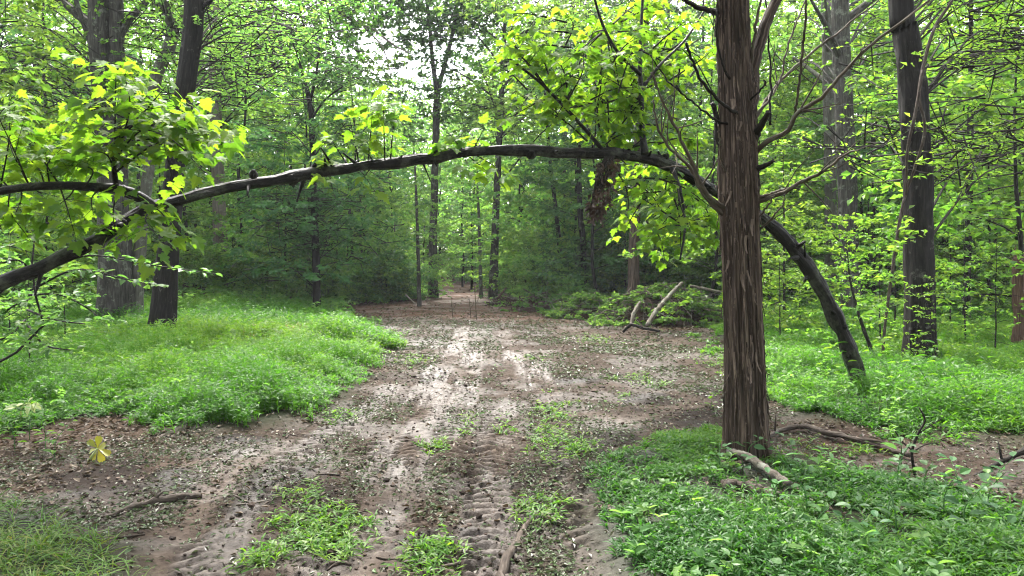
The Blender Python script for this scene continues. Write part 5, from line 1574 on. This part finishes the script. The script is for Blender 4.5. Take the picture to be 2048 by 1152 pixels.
def weeds():
    rng = np.random.default_rng(88)
    def put(k, px, py, label, group, sc=1.0, bright=False):
        g = ground(px, py)
        o = thing("weed", (g[0], g[1], float(TOP(g[0], g[1]))), label, "weed", group, rng.uniform(0, 6.28), sc)
        link("stem", WL[k][0], o)
        link("foliage", WL[k][2 if bright else 1], o)
    for px, py in ((1620, 1060), (1700, 1090), (1760, 1075), (1650, 1120), (1800, 1110), (1880, 1060), (1940, 1090), (1990, 1050), (1850, 1010), (1780, 1000), (1700, 1000), (1900, 1130), (1600, 1000), (2020, 1120), (1560, 1070), (1930, 1010), (1740, 1140), (1660, 970), (1820, 970), (1980, 985), (1590, 940)):
        put(int(rng.integers(2)), px + rng.normal(0, 12), py, "broad-leaved dark weed in the lush grass beyond the cedar's foot", "broad-leaved weeds by the cedar", rng.uniform(.8, 1.4))
    for px, py in ((1460, 925), (1500, 940), (1530, 930), (1480, 965), (1440, 960), (1420, 985)):
        put(3, px, py, "small leafy seedling hugging the cedar's foot", "seedlings at the cedar's foot", rng.uniform(.8, 1.4))
    for px, py in ((500, 622), (520, 618), (545, 624), (560, 616), (580, 620), (600, 622), (480, 612), (460, 606), (535, 612), (570, 610), (590, 612), (610, 616), (625, 612), (555, 606), (525, 604), (490, 600), (420, 598), (380, 604), (400, 606), (660, 622), (440, 600), (320, 650), (505, 612), (345, 660)):
        put(2, px, py, "tall narrow-leaved weed stem at the back of the grass bank", "tall weeds behind the grass bank", rng.uniform(1.3, 2.1))
    for px, py in ((390, 775), (420, 765), (300, 780), (340, 790), (450, 770), (280, 790), (500, 720), (270, 815), (60, 880), (30, 905), (90, 900), (20, 870), (110, 925)):
        put(1, px, py, "leafy weed standing out of the grass bank", "weeds in the grass bank", rng.uniform(.9, 1.4), True)
    for px, py in ((1840, 790), (1880, 760), (1800, 770), (1900, 800), (1950, 740), (1990, 790), (1780, 800), (1860, 830), (1930, 850), (1820, 840), (1700, 800), (1650, 760)):
        put(1, px, py, "leafy weed in the stilt grass round the massive trunk", "weeds round the massive trunk", rng.uniform(1.2, 2.0), True)
    put(0, 1425, 820, "lone green seedling in the dark mud beside the cedar", None, .9, True)
    put(2, 330, 676, "narrow-leaved weed growing against the dark-barked oak", None, 1.7, False)
    for px, py in ((1560, 690), (1610, 720), (1670, 800)):
        put(1, px, py, "leafy weed by the rooted end of the arching trunk", "weeds by the arching trunk", 1.3, True)
weeds()

def bed_weeds():
    rng = np.random.default_rng(19)
    mb = MB()
    for poly, dn, seed in ((BED_L, 14, 1), (BED_R, 16, 2), (BED_F, 13, 3)):
        x, y = scatter(poly, lambda q: dn * (9 / np.maximum(q, 4)), rng, 26, seed=seed)
        k = fbm(x / .8, y / .8, 3, 44) > .5
        x, y = x[k], y[k]
        plants(mb, x, y, rng.uniform(.12, .36, len(x)) * (.55 if dn == 13 else 1), 9, .075, .042, rng, up=.15, shape='broad', tint0=rng.uniform(.1, .9, len(x)))
    tag(link("weeds", mb.mesh("weeds", M_WOOD)), "small broad-leaved weeds mixed through the grass", "weeds", kind="stuff")
bed_weeds()

def undergrowth():
    rng = np.random.default_rng(29)
    n = 52000
    y = rng.uniform(20, 66, n)
    x = rng.uniform(-1, 1, n) * (y * .7 + 1)
    bed, mud, lane = fields(x, y)
    k = (rng.random(n) < (1 - mud) * (.25 + .75 * sstep(.38, .55, fbm(x / 3, y / 3, 3, 66))) * np.clip(34 / y, .3, 1)) & ((bed < .5) | (rng.random(n) < .3)) & (signed(CLEAR, x, y) < -.2)
    x, y = x[k], y[k]
    h = rng.uniform(.15, .55, len(x)) * (.6 + .9 * fbm(x / 2, y / 2, 3, 67))
    mb = MB()
    plants(mb, x, y, h, 8, .15, .085, rng, up=.1, shape='oval', tint0=rng.uniform(.1, .9, len(x)), stem=False)
    tag(link("undergrowth", mb.mesh("undergrowth", M_WOOD)), "leafy ground cover on the wood floor", "undergrowth", kind="stuff")
undergrowth()

def rusty_patch():
    g = ground(565, 690)
    rng = np.random.default_rng(9)
    n = 260
    x, y = g[0] + rng.normal(0, .38, n), g[1] + rng.normal(0, .55, n)
    mb = MB()
    plants(mb, x, y, rng.uniform(.18, .36, n), 7, .07, .013, rng)
    tag(link("weeds", mb.mesh("weeds", M_RUST)), "patch of rusty withered weeds in the grass bank", "weeds", kind="stuff")
rusty_patch()

# ------------------------------------------------------------------ the damp air in the wood
def haze():
    import bmesh
    me = bpy.data.meshes.new("haze")
    bm = bmesh.new()
    bmesh.ops.create_cube(bm, size=1)
    bm.to_mesh(me); bm.free()
    o = link("haze", me)
    o.scale = (240, 200, 42)
    o.location = (0, 75, 17)
    m = bpy.data.materials.new("haze")
    m.use_nodes = True
    N, K = m.node_tree.nodes, m.node_tree.links
    N.remove(N["Principled BSDF"])
    v = N.new("ShaderNodeVolumePrincipled")
    v.inputs["Color"].default_value = (.92, .96, 1, 1)
    v.inputs["Density"].default_value = HAZE
    K.new(v.outputs["Volume"], N["Material Output"].inputs["Volume"])
    m.cycles.homogeneous_volume = True
    me.materials.append(m)
    tag(o, "thin pale damp air in the wood", kind="stuff")
HAZE = 0.00045
if HAZE > 0:
    haze()

# ------------------------------------------------------------------ the wood goes on beyond the last trees one can tell apart
def treeline():
    rng = np.random.default_rng(5)
    n = 230000
    y = rng.uniform(80, 98, n)
    x = rng.uniform(-1, 1, n) * (y * .74 + 4)
    px = CX + x / y * F
    lim = np.interp(px, [480, 560, 620, 700, 760, 900, 960, 1060, 1150], [-300, 60, 170, 280, 255, 270, 170, 30, -300])
    topz = np.minimum(CAMZ + (HZ - lim) / F * y, 24) * (.75 + .5 * fbm(x / 5, y / 5, 3, 4))
    lowz = rng.random(n) < .4
    z = H(x, y) - .3 + np.where(lowz, 8, topz) * rng.random(n) ** .9
    keep = (fbm(x / 3 + z / 2.1, y / 3 + z / 2.7, 3, 14) > .42) | lowz
    x, y, z = x[keep], y[keep], z[keep]
    m = len(x)
    d = rng.normal(0, 1, (m, 3)) * [1, 1, .4]
    nn = rng.normal(0, .7, (m, 3)) + [0, 0, 1]
    mb = MB()
    L = rng.uniform(.25, .6, m)
    leaves(mb, np.stack([x, y, z], -1), d, nn, L, L * .65, 'oval', rng.random(m))
    tag(link("treeline", mb.mesh("treeline", M_WOOD)), "far-off green mass of the wood beyond the path", "woodland", kind="stuff")
treeline()
